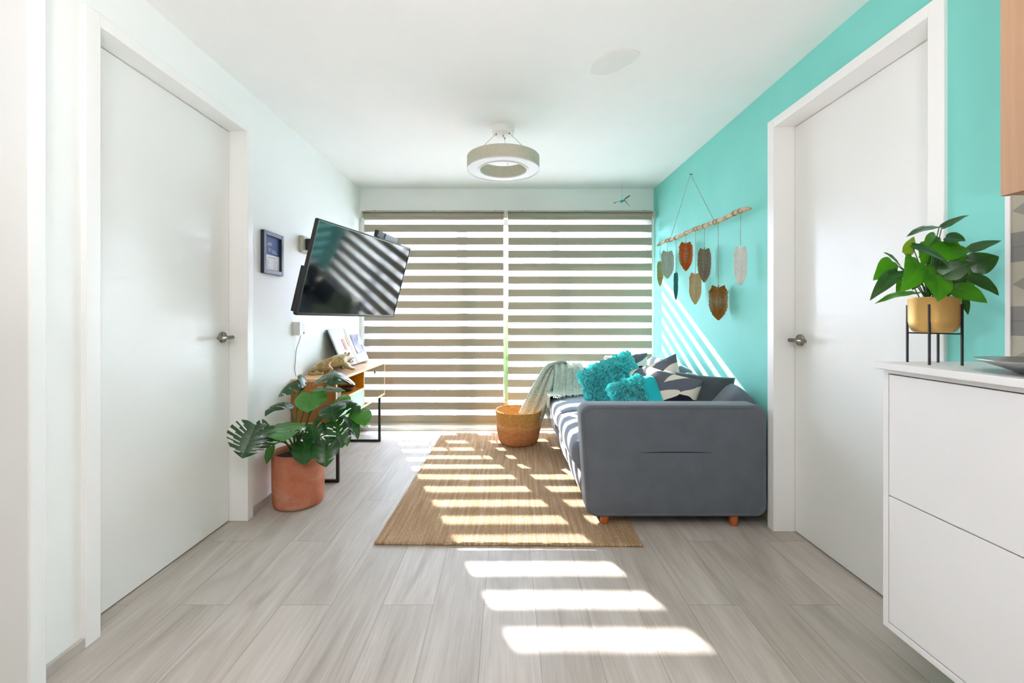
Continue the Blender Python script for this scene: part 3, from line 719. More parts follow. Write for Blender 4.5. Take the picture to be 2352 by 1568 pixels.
def ruffled(c, nrm, roll, w, h, t, n, seed, label, region=(-1, 1)):
    rnd = random.Random(seed)
    mt = face_mtx(c, nrm, roll)
    base_o = put(pillow_mb(w, h, t, seed=seed, rc=.15), 'ruffled_pillow', M['turq'], mt, label, 'pillow', 'ruffled turquoise pillows on the sofa')
    m = MB()
    for k in range(n):
        a, b = rnd.uniform(-.97, region[1]), rnd.uniform(-.97, .97)
        if region[0] > -1 and a < region[0]: continue
        e = max(0, (1-abs(a)**2.6)*(1-abs(b)**2.6))**.45
        p = Vector((a*w/2, b*h/2, t/2*e))
        d = 6.28*rnd.random(); tilt = rnd.uniform(.5, 1.25); s = rnd.uniform(.019, .029)
        N = Vector((a*.9*(1-e)*2, b*.9*(1-e)*2, 1)).normalized()
        x = Vector((math.cos(d), math.sin(d), 0)); x = (x-N*x.dot(N)).normalized(); y = N.cross(x)
        up = (N*math.sin(tilt)+y*math.cos(tilt)); cv = rnd.uniform(.25, .6); ph = rnd.uniform(0, 6)
        def fn(u, v):
            q = 2*u-1; hh = v*(1-.62*q*q)
            return p+x*q*s*(.7+.35*math.sin(math.pi*v*.75))+up*hh*s*1.25+y*(cv*s*(q*q)-.4*s*v*v)+N*(.15*s*math.sin(ph+q*5)*v)
        m.grid(fn, 6, 3)
    o = m.build('ruffles', M['turq_petal']); o.parent = base_o; o['kind'] = 'stuff'
    return base_o
ruffled((.79, 3.20, .61), (-.38, -.9, .42), 26, .42, .42, .16, 1300, 11, 'large ruffled turquoise pillow, the one further from the armrest')
ruffled((.862, 2.80, .585), (-.5, -.85, .40), 24, .33, .32, .17, 640, 12, 'small ruffled turquoise pillow with a plain right side, in front of the large one', (-1, .38))

# ================================================================ BASKET and THROW
bk = empty('straw_basket', (.10, 3.87, 0), 'round woven straw basket standing on the jute rug, beside the sofa', 'basket')
def bf(r, z, a, j):
    bul = 1+.012*math.sin(3*a+1)+(.03*math.exp(-((z-.17)/.03)**2)*max(0, math.cos(a)))
    return (r*bul+.0038*abs(math.sin(a*30+z*14))) if r > .02 else r
prof = [(.0, .014), (.150, .014), (.163, .022), (.176, .05), (.185, .09), (.190, .13), (.195, .16), (.193, .175), (.187, .19), (.190, .21), (.197, .25), (.203, .285), (.203, .300)]
pp = []
for i in range(len(prof)-1):
    k = 1 if i < 1 else 4
    for q in range(k): pp.append(tuple(prof[i][c]+(prof[i+1][c]-prof[i][c])*q/k for c in (0, 1)))
pp.append(prof[-1]); 
MB().lathe(pp, 272, (.10, 3.87, 0), fn=bf).build('body', M['basket'], bk)
inn = [(.195, .300), (.190, .25), (.18, .12), (.15, .03), (0, .025)]
MB().lathe(inn, 96, (.10, 3.87, 0)).build('lining', M['basket'], bk)
MB().tube([(.10+.2025*math.cos(a*math.pi/48)*(1+.012*math.sin(3*a*math.pi/48+1)), 3.87+.2025*math.sin(a*math.pi/48)*(1+.012*math.sin(3*a*math.pi/48+1)), .302+.003*math.sin(a*4.1)) for a in range(97)], .0065, 8).build('rim', M['basket'], bk)

tw = empty('knitted_throw', (.5, 4.0, .67), 'grey-green knitted throw with fringe, draped over the far sofa armrest into the basket', 'throw')
tm = MB()
# part hanging from the armrest corner down into the basket
pathA = [P(1216, 962, 3.86), P(1228, 935, 3.88), P(1240, 905, 3.90), P(1252, 875, 3.93), P(1262, 852, 3.95), P(1272, 840, 3.98), P(1290, 834.5, 4.02), P(1305, 833, 4.06)]
wA = [.105, .10, .09, .07, .055, .05, .055, .07]
def shA(u, v):
    x = u*7; i = min(int(x), 6); f = x-i; c = pathA[i].lerp(pathA[i+1], f); w_ = wA[i]*(1-f)+wA[i+1]*f
    s = 2*v-1; dirx = Vector((.93, -.25, -.28)).lerp(Vector((.3, .9, -.1)), max(0, u*1.6-.7)).normalized()
    return c+dirx*s*w_+Vector((-.3, -1, .15))*(.018*math.cos(s*8.5+u*1.5)+.008*math.sin(s*17))*(1-.2*u)+Vector((0, 0, .012*math.sin(5*s)))
tm.grid(shA, 42, 40)
# second darker fall behind, looping under the corner
def shC(u, v):
    s = 2*v-1; a = P(1270, 838, 4.03).lerp(P(1255, 930, 4.0), u)
    return a+Vector((.9, .1, -.35))*s*(.035+.04*u)+Vector((0, -.012*math.cos(9*s), -.02*s*s*u))
tm.grid(shC, 24, 20)
# part over the armrest: back of armrest -> top -> down the inner face -> over the seat corner
AY1 = SY1-.145
pathB = [(4.13, .60), (4.135, .665), (4.10, .685), (4.05, .690), (4.0, .688), (3.965, .672), (3.952, .62), (3.945, .55), (3.93, .49), (3.895, .462), (3.84, .455), (3.79, .452)]
def shB(u, v):
    x = u*(len(pathB)-1); i = min(int(x), len(pathB)-2); f = x-i
    y = pathB[i][0]*(1-f)+pathB[i+1][0]*f; z = pathB[i][1]*(1-f)+pathB[i+1][1]*f
    s = v; flare = 1+.3*max(0, u-.45); X = .435+.265*s*flare-.045*max(0, u-.55)*2
    if u > .72: y -= (1-s)*.15*(u-.72)/.28
    fold = .026*math.cos(s*15+2.2*math.sin(u*3))*(.6+.6*math.sin(min(1, u*1.4)*math.pi)); fold += .006*math.sin(s*47+u*4)
    if u < .45: return (X, y, z+abs(fold)*.7+.002)
    q = min(1, (u-.45)/.3); return (X, y-abs(fold)*(1-max(0, (u-.75)*4)*.8)-.004, z+abs(fold)*max(0, (u-.72)*3)+.004)
tm.grid(shB, 60, 60)
# spill over the front edge of the seat
def shD(u, v):
    y = 3.66+.24*v; t = u
    x = .47-.105*min(1, t*2.4)-.012*math.sin(v*16)*t; z = .468-.02*t if t < .4 else .46-(t-.4)*.17
    return (x-.006*abs(math.sin(v*14)), y, z+.004*math.cos(v*20))
tm.grid(shD, 16, 20)
tm.build('cloth', M['knit'], tw, solid=.005)
fm = MB(); rnd = random.Random(4)
for k in range(46):
    v = k/45; p = Vector(shB(1, v)); d = Vector((rnd.uniform(-.3, .3), -1, 0)).normalized(); l = rnd.uniform(.03, .055)
    fm.tube([p, p+d*l*.5+Vector((0, 0, .004)), p+d*l+Vector((rnd.uniform(-.01, .01), 0, -.003))], [.0026, .0022, .0012], 5)
for k in range(24):
    v = k/23; p = Vector(shD(1, v)); l = rnd.uniform(.09, .15)
    fm.tube([p, p+Vector((rnd.uniform(-.006, .004), rnd.uniform(-.01, .01), -l*.5)), p+Vector((rnd.uniform(-.01, .006), rnd.uniform(-.015, .015), -l))], [.0028, .0024, .0014], 5)
for k in range(14):
    v = k/13; p = Vector(shC(1, v)); l = rnd.uniform(.03, .06)
    fm.tube([p, p+Vector((rnd.uniform(-.02, .02), 0, -l))], [.0026, .0014], 5)
fm.build('fringe', M['knit'], tw)['kind'] = 'stuff'

# ================================================================ CONSOLE
CX0, CX1, CY0, CY1, CZ0, CZ1 = -1.472, -1.165, 2.92, 4.08, .405, .716
YP, ZS = 3.493, .563
cs = empty('console_cabinet', (-1.32, 3.5, 0), 'oak console cabinet on black metal legs, against the white wall under the television', 'cabinet')
t_ = .018
MB().box((CX0, CY0, CZ1-t_), (CX1, CY1, CZ1)).build('top_panel', M['oak'], cs, bevel=.0015)
MB().box((CX0, CY0, CZ0), (CX1, CY1, CZ0+t_)).build('bottom_panel', M['oak'], cs, bevel=.0015)
MB().box((CX0, CY0, CZ0+t_), (CX1-.004, CY0+t_, CZ1-t_)).build('side_panel', M['oak_end'], cs)
MB().box((CX0, CY1-t_, CZ0+t_), (CX1-.004, CY1, CZ1-t_)).build('side_panel', M['oak_end'], cs)
MB().box((CX0, CY0+t_, CZ0+t_), (CX0+.008, CY1-t_, CZ1-t_)).build('back_panel', M['ochre'], cs)
MB().box((CX0, YP-.008, CZ0+t_), (CX1-.004, YP+.008, CZ1-t_)).build('divider', M['ochre'], cs)
MB().box((CX0+.008, CY0+t_, ZS-.008), (CX1-.004, YP-.008, ZS+.006)).build('shelf', M['ochre'], cs)
em = MB()   # pale oak edge strips on the front
em.box((CX1-.003, CY0, CZ1-t_), (CX1+.001, CY1, CZ1-.0005)); em.box((CX1-.003, CY0, CZ0), (CX1+.001, CY1, CZ0+t_)); em.box((CX1-.005, CY0, CZ0+t_), (CX1+.001, CY0+t_, CZ1-t_))
em.box((CX1-.005, CY1-t_*.8, CZ0+t_), (CX1+.001, CY1, CZ1-t_)); em.box((CX1-.005, YP-.005, CZ0+t_), (CX1+.001, YP+.004, CZ1-t_)); em.box((CX1-.005, CY0+t_, ZS-.008), (CX1+.001, YP-.005, ZS+.006))
em.build('edge_strip', M['oak_edge'], cs)
dr = MB().box((CX1-.02, CY0+t_+.002, CZ0+t_+.002), (CX1-.001, YP-.007, ZS-.010)).build('drawer', M['mint'], cs, bevel=.001)
q = MB().lathe([(0, 0), (.014, 0), (.014, .0012), (0, .0012)], 24); qo = q.build('finger_hole', mat('oak_hole', (168, 92, 30), .6)); qo.matrix_world = Matrix.Translation((CX1-.001, 3.217, .506)) @ Matrix.Rotation(math.pi/2, 4, 'Y')
qo.parent = dr; qo.matrix_parent_inverse = Matrix.Translation(-abs_loc(dr))
dm_ = MB().box((CX1-.012, YP+.006, CZ0+t_+.002), (CX1-.001, CY1-t_*.8-.002, CZ1-t_-.002)).build('mirror_door', M['mirror'], cs)
hk = MB().box((CX1-.001, 3.774, .642), (CX1+.005, 3.779, .664)).build('handle', M['black'], None); hk.parent = dm_; hk.matrix_parent_inverse = Matrix.Translation(-abs_loc(dm_))
for y in (2.963, 3.93):
    m = MB(); b = .010
    m.box((CX1-.015, y-b, 0), (CX1+.005, y+b, CZ0)); m.box((CX0+.02, y-b, 0), (CX0+.04, y+b, CZ0)); m.box((CX0+.04, y-b, 0), (CX1-.015, y+b, .02))
    m.build('leg_frame', M['black'], cs, bevel=.001)
# things in the open shelf
o = MB().box((-1.40, 2.96, ZS+.006), (-1.20, 3.10, ZS+.040)).build('grey_box', M['grey_plastic'], bevel=.004); tag(o, 'small flat grey box in the open shelf of the console cabinet', 'box')
o = MB().lathe([(0, 0), (.035, 0), (.055, .02), (.066, .034), (.061, .036), (.05, .02), (0, .008)], 32, (-1.235, 3.30, ZS+.006)).build('wicker_bowl', M['bowl_dark']); tag(o, 'dark wicker bowl in the open shelf of the console cabinet', 'bowl')

# open book leaning on the wall
bo = empty('open_book', (-1.345, 3.81, .716), 'open picture book standing on the console, leaning against the white wall', 'book')
def book_pt(u, v, d=0):   # u 0..1 along width (Y), v 0..1 up
    b = Vector((-1.335, 3.46+.66*u, .722)); lean = Vector((-.125, -.005+.0*u, .312))
    return b+lean*v+Vector((.9, 0, .36))*d
def page_prof(u): return .012*(1-abs(2*u-1))**.0*(math.sin(math.pi*abs(2*u-1))**.6 if abs(2*u-1) < 1 else 0)+.004
MB().grid(lambda u, v: book_pt(u, v, 0), 20, 1).build('cover', M['book_cover'], bo, solid=.004)
for s0, s1 in ((.01, .5), (.5, .99)):
    m = MB(); fu = lambda u, v: book_pt(s0+(s1-s0)*u, .01+.98*v, .004+page_prof(s0+(s1-s0)*u)); m.grid(fu, 14, 1)
    m.build('page_block', M['paper'], bo, solid=.006)
def patch(u0, u1, v0, v1, name, mt):
    MB().grid(lambda u, v: book_pt(u0+(u1-u0)*u, v0+(v1-v0)*v, .0108+page_prof(u0+(u1-u0)*u)), 10, 1).build(name, mt, bo)
patch(.60, .93, .26, .80, 'mountain_picture', M['photo'])
patch(.25, .33, .42, .72, 'pink_print', M['pink']); patch(.42, .46, .5, .80, 'yellow_print', M['yellow'])
for k in range(4): patch(.14, .20, .45+k*.08, .46+k*.08, 'text_line', M['ink'])

# leopard figurine -------------------------------------------------
def skin(name, pts, edges, radii, m, parent=None, sub=2, root=0, loc=(0, 0, 0)):
    me = bpy.data.meshes.new(name); me.from_pydata([Vector(p)-Vector(loc) for p in pts], edges, []); me.materials.append(m)
    o = bpy.data.objects.new(name, me); COL.objects.link(o); o.location = loc
    md = o.modifiers.new('skin', 'SKIN'); md.use_smooth_shade = True
    for i, r_ in enumerate(radii):
        sv = me.skin_vertices[0].data[i]; sv.radius = (r_, r_) if not isinstance(r_, tuple) else r_; sv.use_root = (i == root)
    s_ = o.modifiers.new('sub', 'SUBSURF'); s_.levels = sub; s_.render_levels = sub
    if parent: o.parent = parent; o.location = Vector(loc)-Vector(parent.location)
    return o
LB = Vector((-1.445, 3.12, .716)); LD = Vector((.185, .345, 0)); LS = Vector((.345, -.185, 0)).normalized()
def LP(s, h, side=0): return LB+LD*s+LS*side+Vector((0, 0, h))
lpts = [LP(.33, .058), LP(.48, .072), LP(.62, .086), LP(.74, .094), LP(.84, .100), LP(.93, .102),       # pelvis..neck, head
        LP(1.03, .090),                                                                              # muzzle
        LP(.33, .038, .032), LP(.44, .022, .042), LP(.34, .010, .044), LP(.42, .006, .046),         # near hind leg
        LP(.33, .038, -.032), LP(.44, .022, -.042), LP(.34, .010, -.044), LP(.42, .006, -.046),
        LP(.76, .066, .034), LP(.80, .034, .040), LP(.92, .016, .040), LP(1.0, .010, .042),         # near foreleg reaching forward
        LP(.76, .066, -.034), LP(.86, .040, -.038), LP(.96, .040, -.036), LP(1.03, .034, -.036),
        LP(.2, .058), LP(.1, .036), LP(.0, .014), LP(.06, .009, .03), LP(.22, .009, .055)]
ledge = [(0, 1), (1, 2), (2, 3), (3, 4), (4, 5), (5, 6), (0, 7), (7, 8), (8, 9), (9, 10), (0, 11), (11, 12), (12, 13), (13, 14), (3, 15), (15, 16), (16, 17), (17, 18), (3, 19), (19, 20), (20, 21), (21, 22), (0, 23), (23, 24), (24, 25), (25, 26), (26, 27)]
lr = [.046, .046, .050, .048, .036, .035, .021, .032, .026, .015, .012, .032, .026, .015, .012, .028, .021, .015, .013, .026, .019, .014, .012, .026, .019, .014, .011, .009]
lp = skin('leopard_figurine', lpts, ledge, lr, M['leopard'], loc=tuple(LB))
tag(lp, 'glossy spotted leopard figurine crouching on the console, in front of the open book', 'figurine')
LR = Vector(LB)
for sgn in (-1, 1):
    c = LP(.895, .133, .020*sgn); m = MB(); 
    m.lathe([(0, .011), (.006, .009), (.009, .004), (.009, -.002), (.005, -.006)], 14, c); e_ = m.build('ear', M['leopard']); e_.parent = lp; e_.location = -LR
    c = LP(.975, .116, .018*sgn); m = MB(); m.lathe([(0, .006), (.004, .004), (.006, 0), (.004, -.004), (0, -.006)], 12, c); e_ = m.build('eye', mat('glass_eye', (240, 240, 235), .1)); e_.parent = lp; e_.location = -LR
m = MB(); c = LP(1.052, .092); m.lathe([(0, .006), (.006, .003), (.006, -.003), (0, -.006)], 12, c); e_ = m.build('nose', M['black']); e_.parent = lp; e_.location = -LR
m = MB(); m.tube([LP(.93, .078), LP(.985, .064), LP(1.04, .066)], [.016, .011, .007], 12); e_ = m.build('jaw', M['leopard']); e_.parent = lp; e_.location = -LR

# ================================================================ TV
tv_c = [Vector(p)+Vector((0, 0, H)) for p in ((-1.046, 2.371, .547), (-.747, 3.325, .535), (-1.176, 2.455, .013))]
uu = (tv_c[1]-tv_c[0]); wv = uu.length; uu.normalize(); vv = (tv_c[0]-tv_c[2]); vv = (vv-uu*vv.dot(uu)).normalized(); hv = .556; nn = uu.cross(vv)
ctr = (tv_c[0]+uu*wv/2)-vv*hv/2
T = Matrix((uu, vv, nn)).transposed().to_4x4(); T.translation = ctr
tv = empty('television', (0, 0, 0), 'flat black television on a swivel wall bracket, tilted over the console cabinet', 'television'); tv.matrix_world = T
def tvp(mb, name, m, bevel=0, par=None):
    o = mb.build(name, m, bevel=bevel); o.parent = par or tv; return o
W2, H2 = wv/2, hv/2
tvp(MB().box((-W2+.008, -H2+.012, -.001), (W2-.008, H2-.008, .0012)), 'screen', M['screen'])
m = MB(); m.box((-W2, H2-.009, -.012), (W2, H2, .004)); m.box((-W2, -H2, -.012), (W2, -H2+.013, .004)); m.box((-W2, -H2, -.012), (-W2+.009, H2, .004)); m.box((W2-.009, -H2, -.012), (W2, H2, .004))
tvp(m, 'bezel', M['dark_plastic'], .0015)
m = MB(); m.box((-W2+.002, -H2+.002, -.022), (W2-.002, H2-.002, -.001)); m.box((-W2+.02, -H2+.01, -.06), (W2-.2, 0, -.02)); m.box((-.2, -.12, -.07), (.2, .15, -.02)); tvp(m, 'back_shell', M['dark_plastic'], .003)
sm_ = MB().box((-W2+.0085, -H2+.0125, .0015), (W2-.0085, -H2+.0145, .0045)).box((-W2+.0085, -H2+.0125, .0015), (-W2+.0105, H2-.009, .0045)).box((-W2+.0085, H2-.011, .0015), (W2-.0085, H2-.009, .0045))
tvp(sm_, 'inner_trim', M['steel'])
# sensor bar clipped on top of the set
sb = empty('sensor_box', (0, 0, 0), 'small black and grey camera box clipped on the top edge of the television', 'camera'); sb.matrix_world = T @ Matrix.Translation((.165, H2, -.02)) @ Matrix.Rotation(math.radians(-3), 4, 'Z')
o = MB().box((-.085, .0, -.03), (.075, .045, .0)).build('housing', M['dark_plastic'], bevel=.002); o.parent = sb
o = MB().box((.002, .001, -.028), (.155, .044, .006)).build('grey_front', mat('light_grey_plastic', (150, 152, 156), .5), bevel=.002); o.parent = sb
o = MB().box((-.1, -.006, -.012), (.03, .0005, .03)).build('clip', M['dark_plastic'], bevel=.001); o.parent = sb
# wall bracket
mb_ = empty('television_mount', (XL, 3.11, 1.66), 'beige wall bracket with a black arm behind the left edge of the television', 'bracket')
MB().box((XL, 3.03, 1.60), (XL+.035, 3.16, 1.72)).build('wall_plate', M['cassette'], mb_, bevel=.01)
bp = T @ Vector((0, .05, -.07))
MB().box((XL+.03, 3.06, 1.62), (XL+.10, 3.13, 1.70)).build('hinge', M['dark_plastic'], mb_, bevel=.004)
MB().tube(smooth([(XL+.08, 3.10, 1.66), (XL+.2, 3.02, 1.60), bp]), .016, 12).build('arm', M['black'], mb_)

# wall box with cable
wb = empty('wall_transmitter', (XL, 2.98, 1.07), 'small white plastic wall box with a thin cable, under the television', 'device')
y0, y1 = 2.955, 3.045
z0, z1 = H-42/F*2.98, H-11/F*2.98
MB().box((XL, y0, z0), (XL+.045, y1, z1)).build('case', M['white_plastic'], wb, bevel=.003)
MB().box((XL+.045, y0+.055, z0+.008), (XL+.0465, y0+.065, z0+.024)).build('socket', M['black'], wb)
m = MB()
for k in range(5): m.box((XL+.045, y0+.03, z1-.018-.011*k), (XL+.0456, y0+.072, z1-.0165-.011*k))
m.build('printed_lines', M['ink'], wb)
cab = [(XL+.03, y0+.045, z0), (XL+.028, y0+.035, z0-.03), (XL+.012, y0+.02, z0-.10), (XL+.006, y0+.018, z0-.18), (XL+.006, y0+.012, z0-.24), (XL+.006, y0+.03, z0-.285)]
MB().tube(smooth(cab), .0022, 8).build('cable', M['grey_plastic'], wb)

# framed sign
fx = XL+.022
fr_ = empty('picture_frame', (XL, 2.67, 1.53), 'black framed navy and white notice hanging on the white wall between door and television', 'picture frame')
FY0, FY1, FZ0, FZ1 = 2.563, 2.790, 1.405, 1.665
m = MB(); b = .026
m.box((XL, FY0, FZ0), (fx, FY0+b, FZ1)); m.box((XL, FY1-b, FZ0), (fx, FY1, FZ1)); m.box((XL, FY0+b, FZ0), (fx, FY1-b, FZ0+b)); m.box((XL, FY0+b, FZ1-b), (fx, FY1-b, FZ1))
m.build('frame', M['frame'], fr_, bevel=.002)
zs = FZ0+.46*(FZ1-FZ0); X0 = XL+.006
m = MB(); m.box((XL, FY0+b, zs), (X0, FY1-b, FZ1-b), 0); m.box((XL, FY0+b, FZ0+b), (X0, FY1-b, zs), 1)
def ln(y, z, w_, mi, h_=.0022): m.box((X0, FY0+b+y, z), (X0+.0006, FY0+b+y+w_, z+h_), mi)
ln(.045, 1.592, .04, 2, .007); ln(.03, 1.583, .058, 2, .004)
for k in range(5): ln(.05, 1.567-.0055*k, .02+.01*(k % 3), 2, .0018)
for k in range(4): ln(.088, 1.556-.006*k, .04+.008*k, 2, .002)
ln(.045, 1.507, .09, 3, .003)
for k in range(6): ln(.02, 1.492-.0095*k, .028+.006*(k % 3), 3)
for k in range(7): ln(.105, 1.492-.0095*k, .025+.007*((k+1) % 3), 3)
m.build('notice', [M['navy'], M['paper'], M['print_white'], M['ink']], fr_)

# ================================================================ MONSTERA
pc = Vector((-1.284, 2.64, 0)); PR = .147
mo = empty('potted_monstera', tuple(pc), 'split-leaf monstera in a round terracotta pot on the floor, beside the left door', 'plant')
pr = [(0, 0), (.125, 0), (.138, .006), (.144, .03), (.147, .1), (.148, .2), (.150, .30), (.151, .318), (.148, .326), (.142, .324), (.138, .30), (.137, .285)]
MB().lathe(pr, 64, pc).build('pot', M['terracotta'], mo)
sm = MB(); sm.lathe([(.1375, .285), (.09, .292), (.04, .298), (0, .296)], 40, pc, fn=lambda r_, z, a, j: r_); sm.build('soil', M['soil'], mo)
root = pc+Vector((0, 0, .29))
# (base px, tip px, base depth, tip depth, width m, normal, splits, holes, kind, fold, droop, curl)
L_ = [
 ((586, 976), (556, 1052), 2.26, 2.17, .235, (.35, -1, .35), 6, 0, 0, .12, .1, .3),      # big split leaf far left
 ((620, 978), (592, 1030), 2.40, 2.38, .18, (.2, -.8, .6), 4, 0, 0, .2, .2, .5),
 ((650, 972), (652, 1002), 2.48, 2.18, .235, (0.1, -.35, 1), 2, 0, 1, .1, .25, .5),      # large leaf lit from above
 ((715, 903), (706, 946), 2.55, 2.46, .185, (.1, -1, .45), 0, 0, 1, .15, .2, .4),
 ((690, 872), (634, 905), 2.66, 2.6, .15, (-.2, -.5, 1), 3, 0, 0, .1, .6, .9),
 ((697, 865), (690, 890), 2.70, 2.55, .07, (.9, -.5, .5), 0, 0, 0, .1, .3, .5),
 ((661, 925), (608, 942), 2.64, 2.45, .12, (-.1, -.5, 1), 2, 0, 0, .1, .6, .8),
 ((770, 853), (762, 873), 2.74, 2.50, .25, (.05, -.05, 1), 4, 0, 0, -.12, .5, .7),          # wide split leaf in front of the leopard
 ((728, 893), (794, 897), 2.70, 2.60, .10, (.0, -.2, 1), 0, 0, 1, .2, .1, .3),
 ((762, 928), (766, 964), 2.62, 2.42, .16, (.1, -.8, .8), 0, 0, 0, .15, .3, .4),
 ((780, 922), (826, 938), 2.72, 2.62, .15, (.2, -.6, 1), 2, 0, 0, .15, .5, .9),
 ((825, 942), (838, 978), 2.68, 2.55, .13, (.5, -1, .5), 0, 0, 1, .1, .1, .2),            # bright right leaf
 ((799, 958), (823, 1009), 2.62, 2.54, .085, (.9, -.8, .4), 0, 0, 0, .5, .1, .2),
 ((772, 968), (785, 1028), 2.58, 2.50, .18, (.2, -1, .25), 3, 1, 0, .1, .2, .3),
 ((699, 1015), (699, 1068), 2.50, 2.44, .150, (.05, -1, .35), 0, 0, 0, .12, .2, .3),      # leaf hanging over the rim
 ((746, 1012), (748, 1072), 2.50, 2.42, .165, (.2, -1, .4), 2, 0, 0, .35, .25, .5),
 ((624, 1026), (612, 1066), 2.54, 2.5, .06, (-.2, -1, .2), 0, 0, 1, .3, .1, .2),
 ((716, 975), (724, 1020), 2.56, 2.50, .15, (-.1, -1, .5), 2, 0, 0, .15, .2, .5),
 ((778, 915), (802, 928), 2.78, 2.74, .12, (.2, -.7, .8), 0, 0, 1, .1, .3, .4),
 ((790, 1000), (798, 1024), 2.60, 2.52, .06, (.6, -1, .2), 0, 0, 1, .2, .1, .2),
]
for i, (bpx, tpx, yb_, yt_, wd, nr, sp, hol, kd, fo, drp, cl) in enumerate(L_):
    B_, T_ = P(bpx[0], bpx[1], yb_), P(tpx[0], tpx[1], yt_)
    m = MB(); leaf_geo(m, B_, T_, nr, wd, OUT, fo, drp, sp, hol, cl, 34, 9, 0, 1, i, .012)
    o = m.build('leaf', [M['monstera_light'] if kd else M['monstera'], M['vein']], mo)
    st = MB(); a0 = root+Vector((random.uniform(-.03, .03), random.uniform(-.03, .03), -.01)); 
    mid = a0.lerp(B_, .55)+Vector((0, 0, .06)); pts = [a0, a0.lerp(mid, .5)+Vector((0, 0, .02)), mid, mid.lerp(B_, .55)+Vector((0, 0, .012)), B_]
    pts = smooth(pts, 4); st.tube(pts, [.006-.003*k/(len(pts)-1) for k in range(len(pts))], 8); st.build('stem', M['stem'], mo)

# ================================================================ PENDANT LAMP
lc = Vector((-.027, 2.923, 0))
la = empty('ring_ceiling_lamp', (lc.x, lc.y, ZC), 'round ring-shaped ceiling lamp hanging on three thin wires', 'lamp')
zb_, zt_ = 2.140, 2.225; ro, ri = .246, .160
MB().lathe([(ro-.004, zb_+.004), (ro, zb_+.004), (ro, zt_), (ri, zt_), (ri, zb_+.004), (ri+.004, zb_+.004)], 96, lc).build('ring_shade', M['lamp_side'], la, fixn=True)
for p in la.children[0].data.polygons: p.use_smooth = True
md = la.children[0].modifiers.new('e', 'EDGE_SPLIT'); md.split_angle = .6
MB().lathe([(ri+.004, zb_+.003), (ro-.004, zb_+.003)], 96, lc).build('diffuser', M['diffuser'], la)
MB().lathe([(ro-.006, zb_+.004), (ro-.006, zb_-.001), (ro+.001, zb_-.001), (ro+.001, zb_+.006)], 96, lc).lathe([(ri+.008, zb_+.004), (ri+.008, zb_-.001), (ri-.001, zb_-.001), (ri-.001, zb_+.006)], 96, lc).build('rim', M['diffuser'], la, fixn=True)
MB().lathe([(0, ZC-.045), (.070, ZC-.045), (.075, ZC-.040), (.075, ZC)], 64, lc).build('canopy', M['white_plastic'], la, fixn=True)
for a in (200, 325, 80):
    a = math.radians(a); c, s = math.cos(a), math.sin(a)
    MB().tube([(lc.x+.05*c, lc.y+.05*s, ZC-.045), (lc.x+.2*c, lc.y+.2*s, zt_)], .0012, 6).build('wire', M['wire'], la)
    MB().tube([(lc.x+.05*c, lc.y+.05*s, ZC-.045), (lc.x+.05*c, lc.y+.05*s, ZC-.056)], .004, 10).build('wire_grip', M['steel'], la)
MB().tube([(lc.x, lc.y, ZC-.045), (lc.x, lc.y, ZC-.060)], .005, 12).build('strain_relief', M['cassette'], la)

# made-up housings for the added fill lights, out of view
for i, (x, y, en) in enumerate(FILL_LIGHTS):
    o = MB().lathe([(.26, ZC), (.26, ZC-.035), (.225, ZC-.035), (.225, ZC-.012), (0, ZC-.012)], 48, (x, y, 0)).build('fill_down_housing', M['white_plastic'], fixn=False)
    tag(o, 'round white housing of an added ceiling fill light, unseen behind the camera', 'lamp')

pl_ = empty('fill_point_housing', (FILL_PT[0], FILL_PT[1], ZC), 'small hanging housing of an added fill light, unseen above the camera', 'lamp')  # made-up pendant around the added point fill
MB().tube([(FILL_PT[0], FILL_PT[1], ZC), (FILL_PT[0], FILL_PT[1], FILL_PT[2]+.16)], .003, 8).build('cord', M['black'], pl_)
MB().lathe([(0, .16), (.03, .16), (.04, .12), (.07, .105), (.072, .10), (.035, .112), (0, .115)], 32, FILL_PT).build('socket', M['white_plastic'], pl_)
ul = empty('fill_up_housing', (UP[0], UP[1], 0), 'white bowl-shaped housing of an added upward fill light, unseen behind the camera', 'lamp')  # made-up bowl and stand under the added upward fill
MB().lathe([(0, -.12), (.08, -.115), (.17, -.07), (.215, .0), (.225, .01), (.21, .0), (.165, -.06), (0, -.10)], 48, UP).build('bowl', M['white_plastic'], ul)
MB().lathe([(.0, 0), (.14, 0), (.14, .02), (.014, .03), (.014, UP[2]-.115)], 32, (UP[0], UP[1], 0)).build('stand', M['white_plastic'], ul)
# ceiling patch
pts = [(1356.5, 164), (1366, 142), (1390, 124), (1418, 115.5), (1445, 113.5), (1462, 117), (1469.5, 124), (1455, 140), (1432, 154), (1408, 166), (1381, 171), (1362, 169)]
w3 = []
for a, b in pts:
    Y = (ZC-H)*F/(VY-b); w3.append(Vector(((a-VX)/F*Y, Y, ZC)))
w3 = [.5*((2*w3[i])+(w3[(i+1) % 12]-w3[i-1])*f+(2*w3[i-1]-5*w3[i]+4*w3[(i+1) % 12]-w3[(i+2) % 12])*f*f+(3*w3[i]-w3[i-1]-3*w3[(i+1) % 12]+w3[(i+2) % 12])*f**3) for i in range(12) for f in (0, .25, .5, .75)]
m = MB(); n = len(w3); m.add([v+Vector((0, 0, -.004)) for v in w3]+w3, [tuple(range(n))]+[(k, (k+1) % n, n+(k+1) % n, n+k) for k in range(n)], smooth=False)
o = m.build('ceiling_cover', noisy('patch_paint', (228, 228, 223), (225, 225, 220), 3, .7), fixn=True, bevel=.001); tag(o, 'faint oval cover plate on the ceiling, right of the ring lamp', 'cover plate')

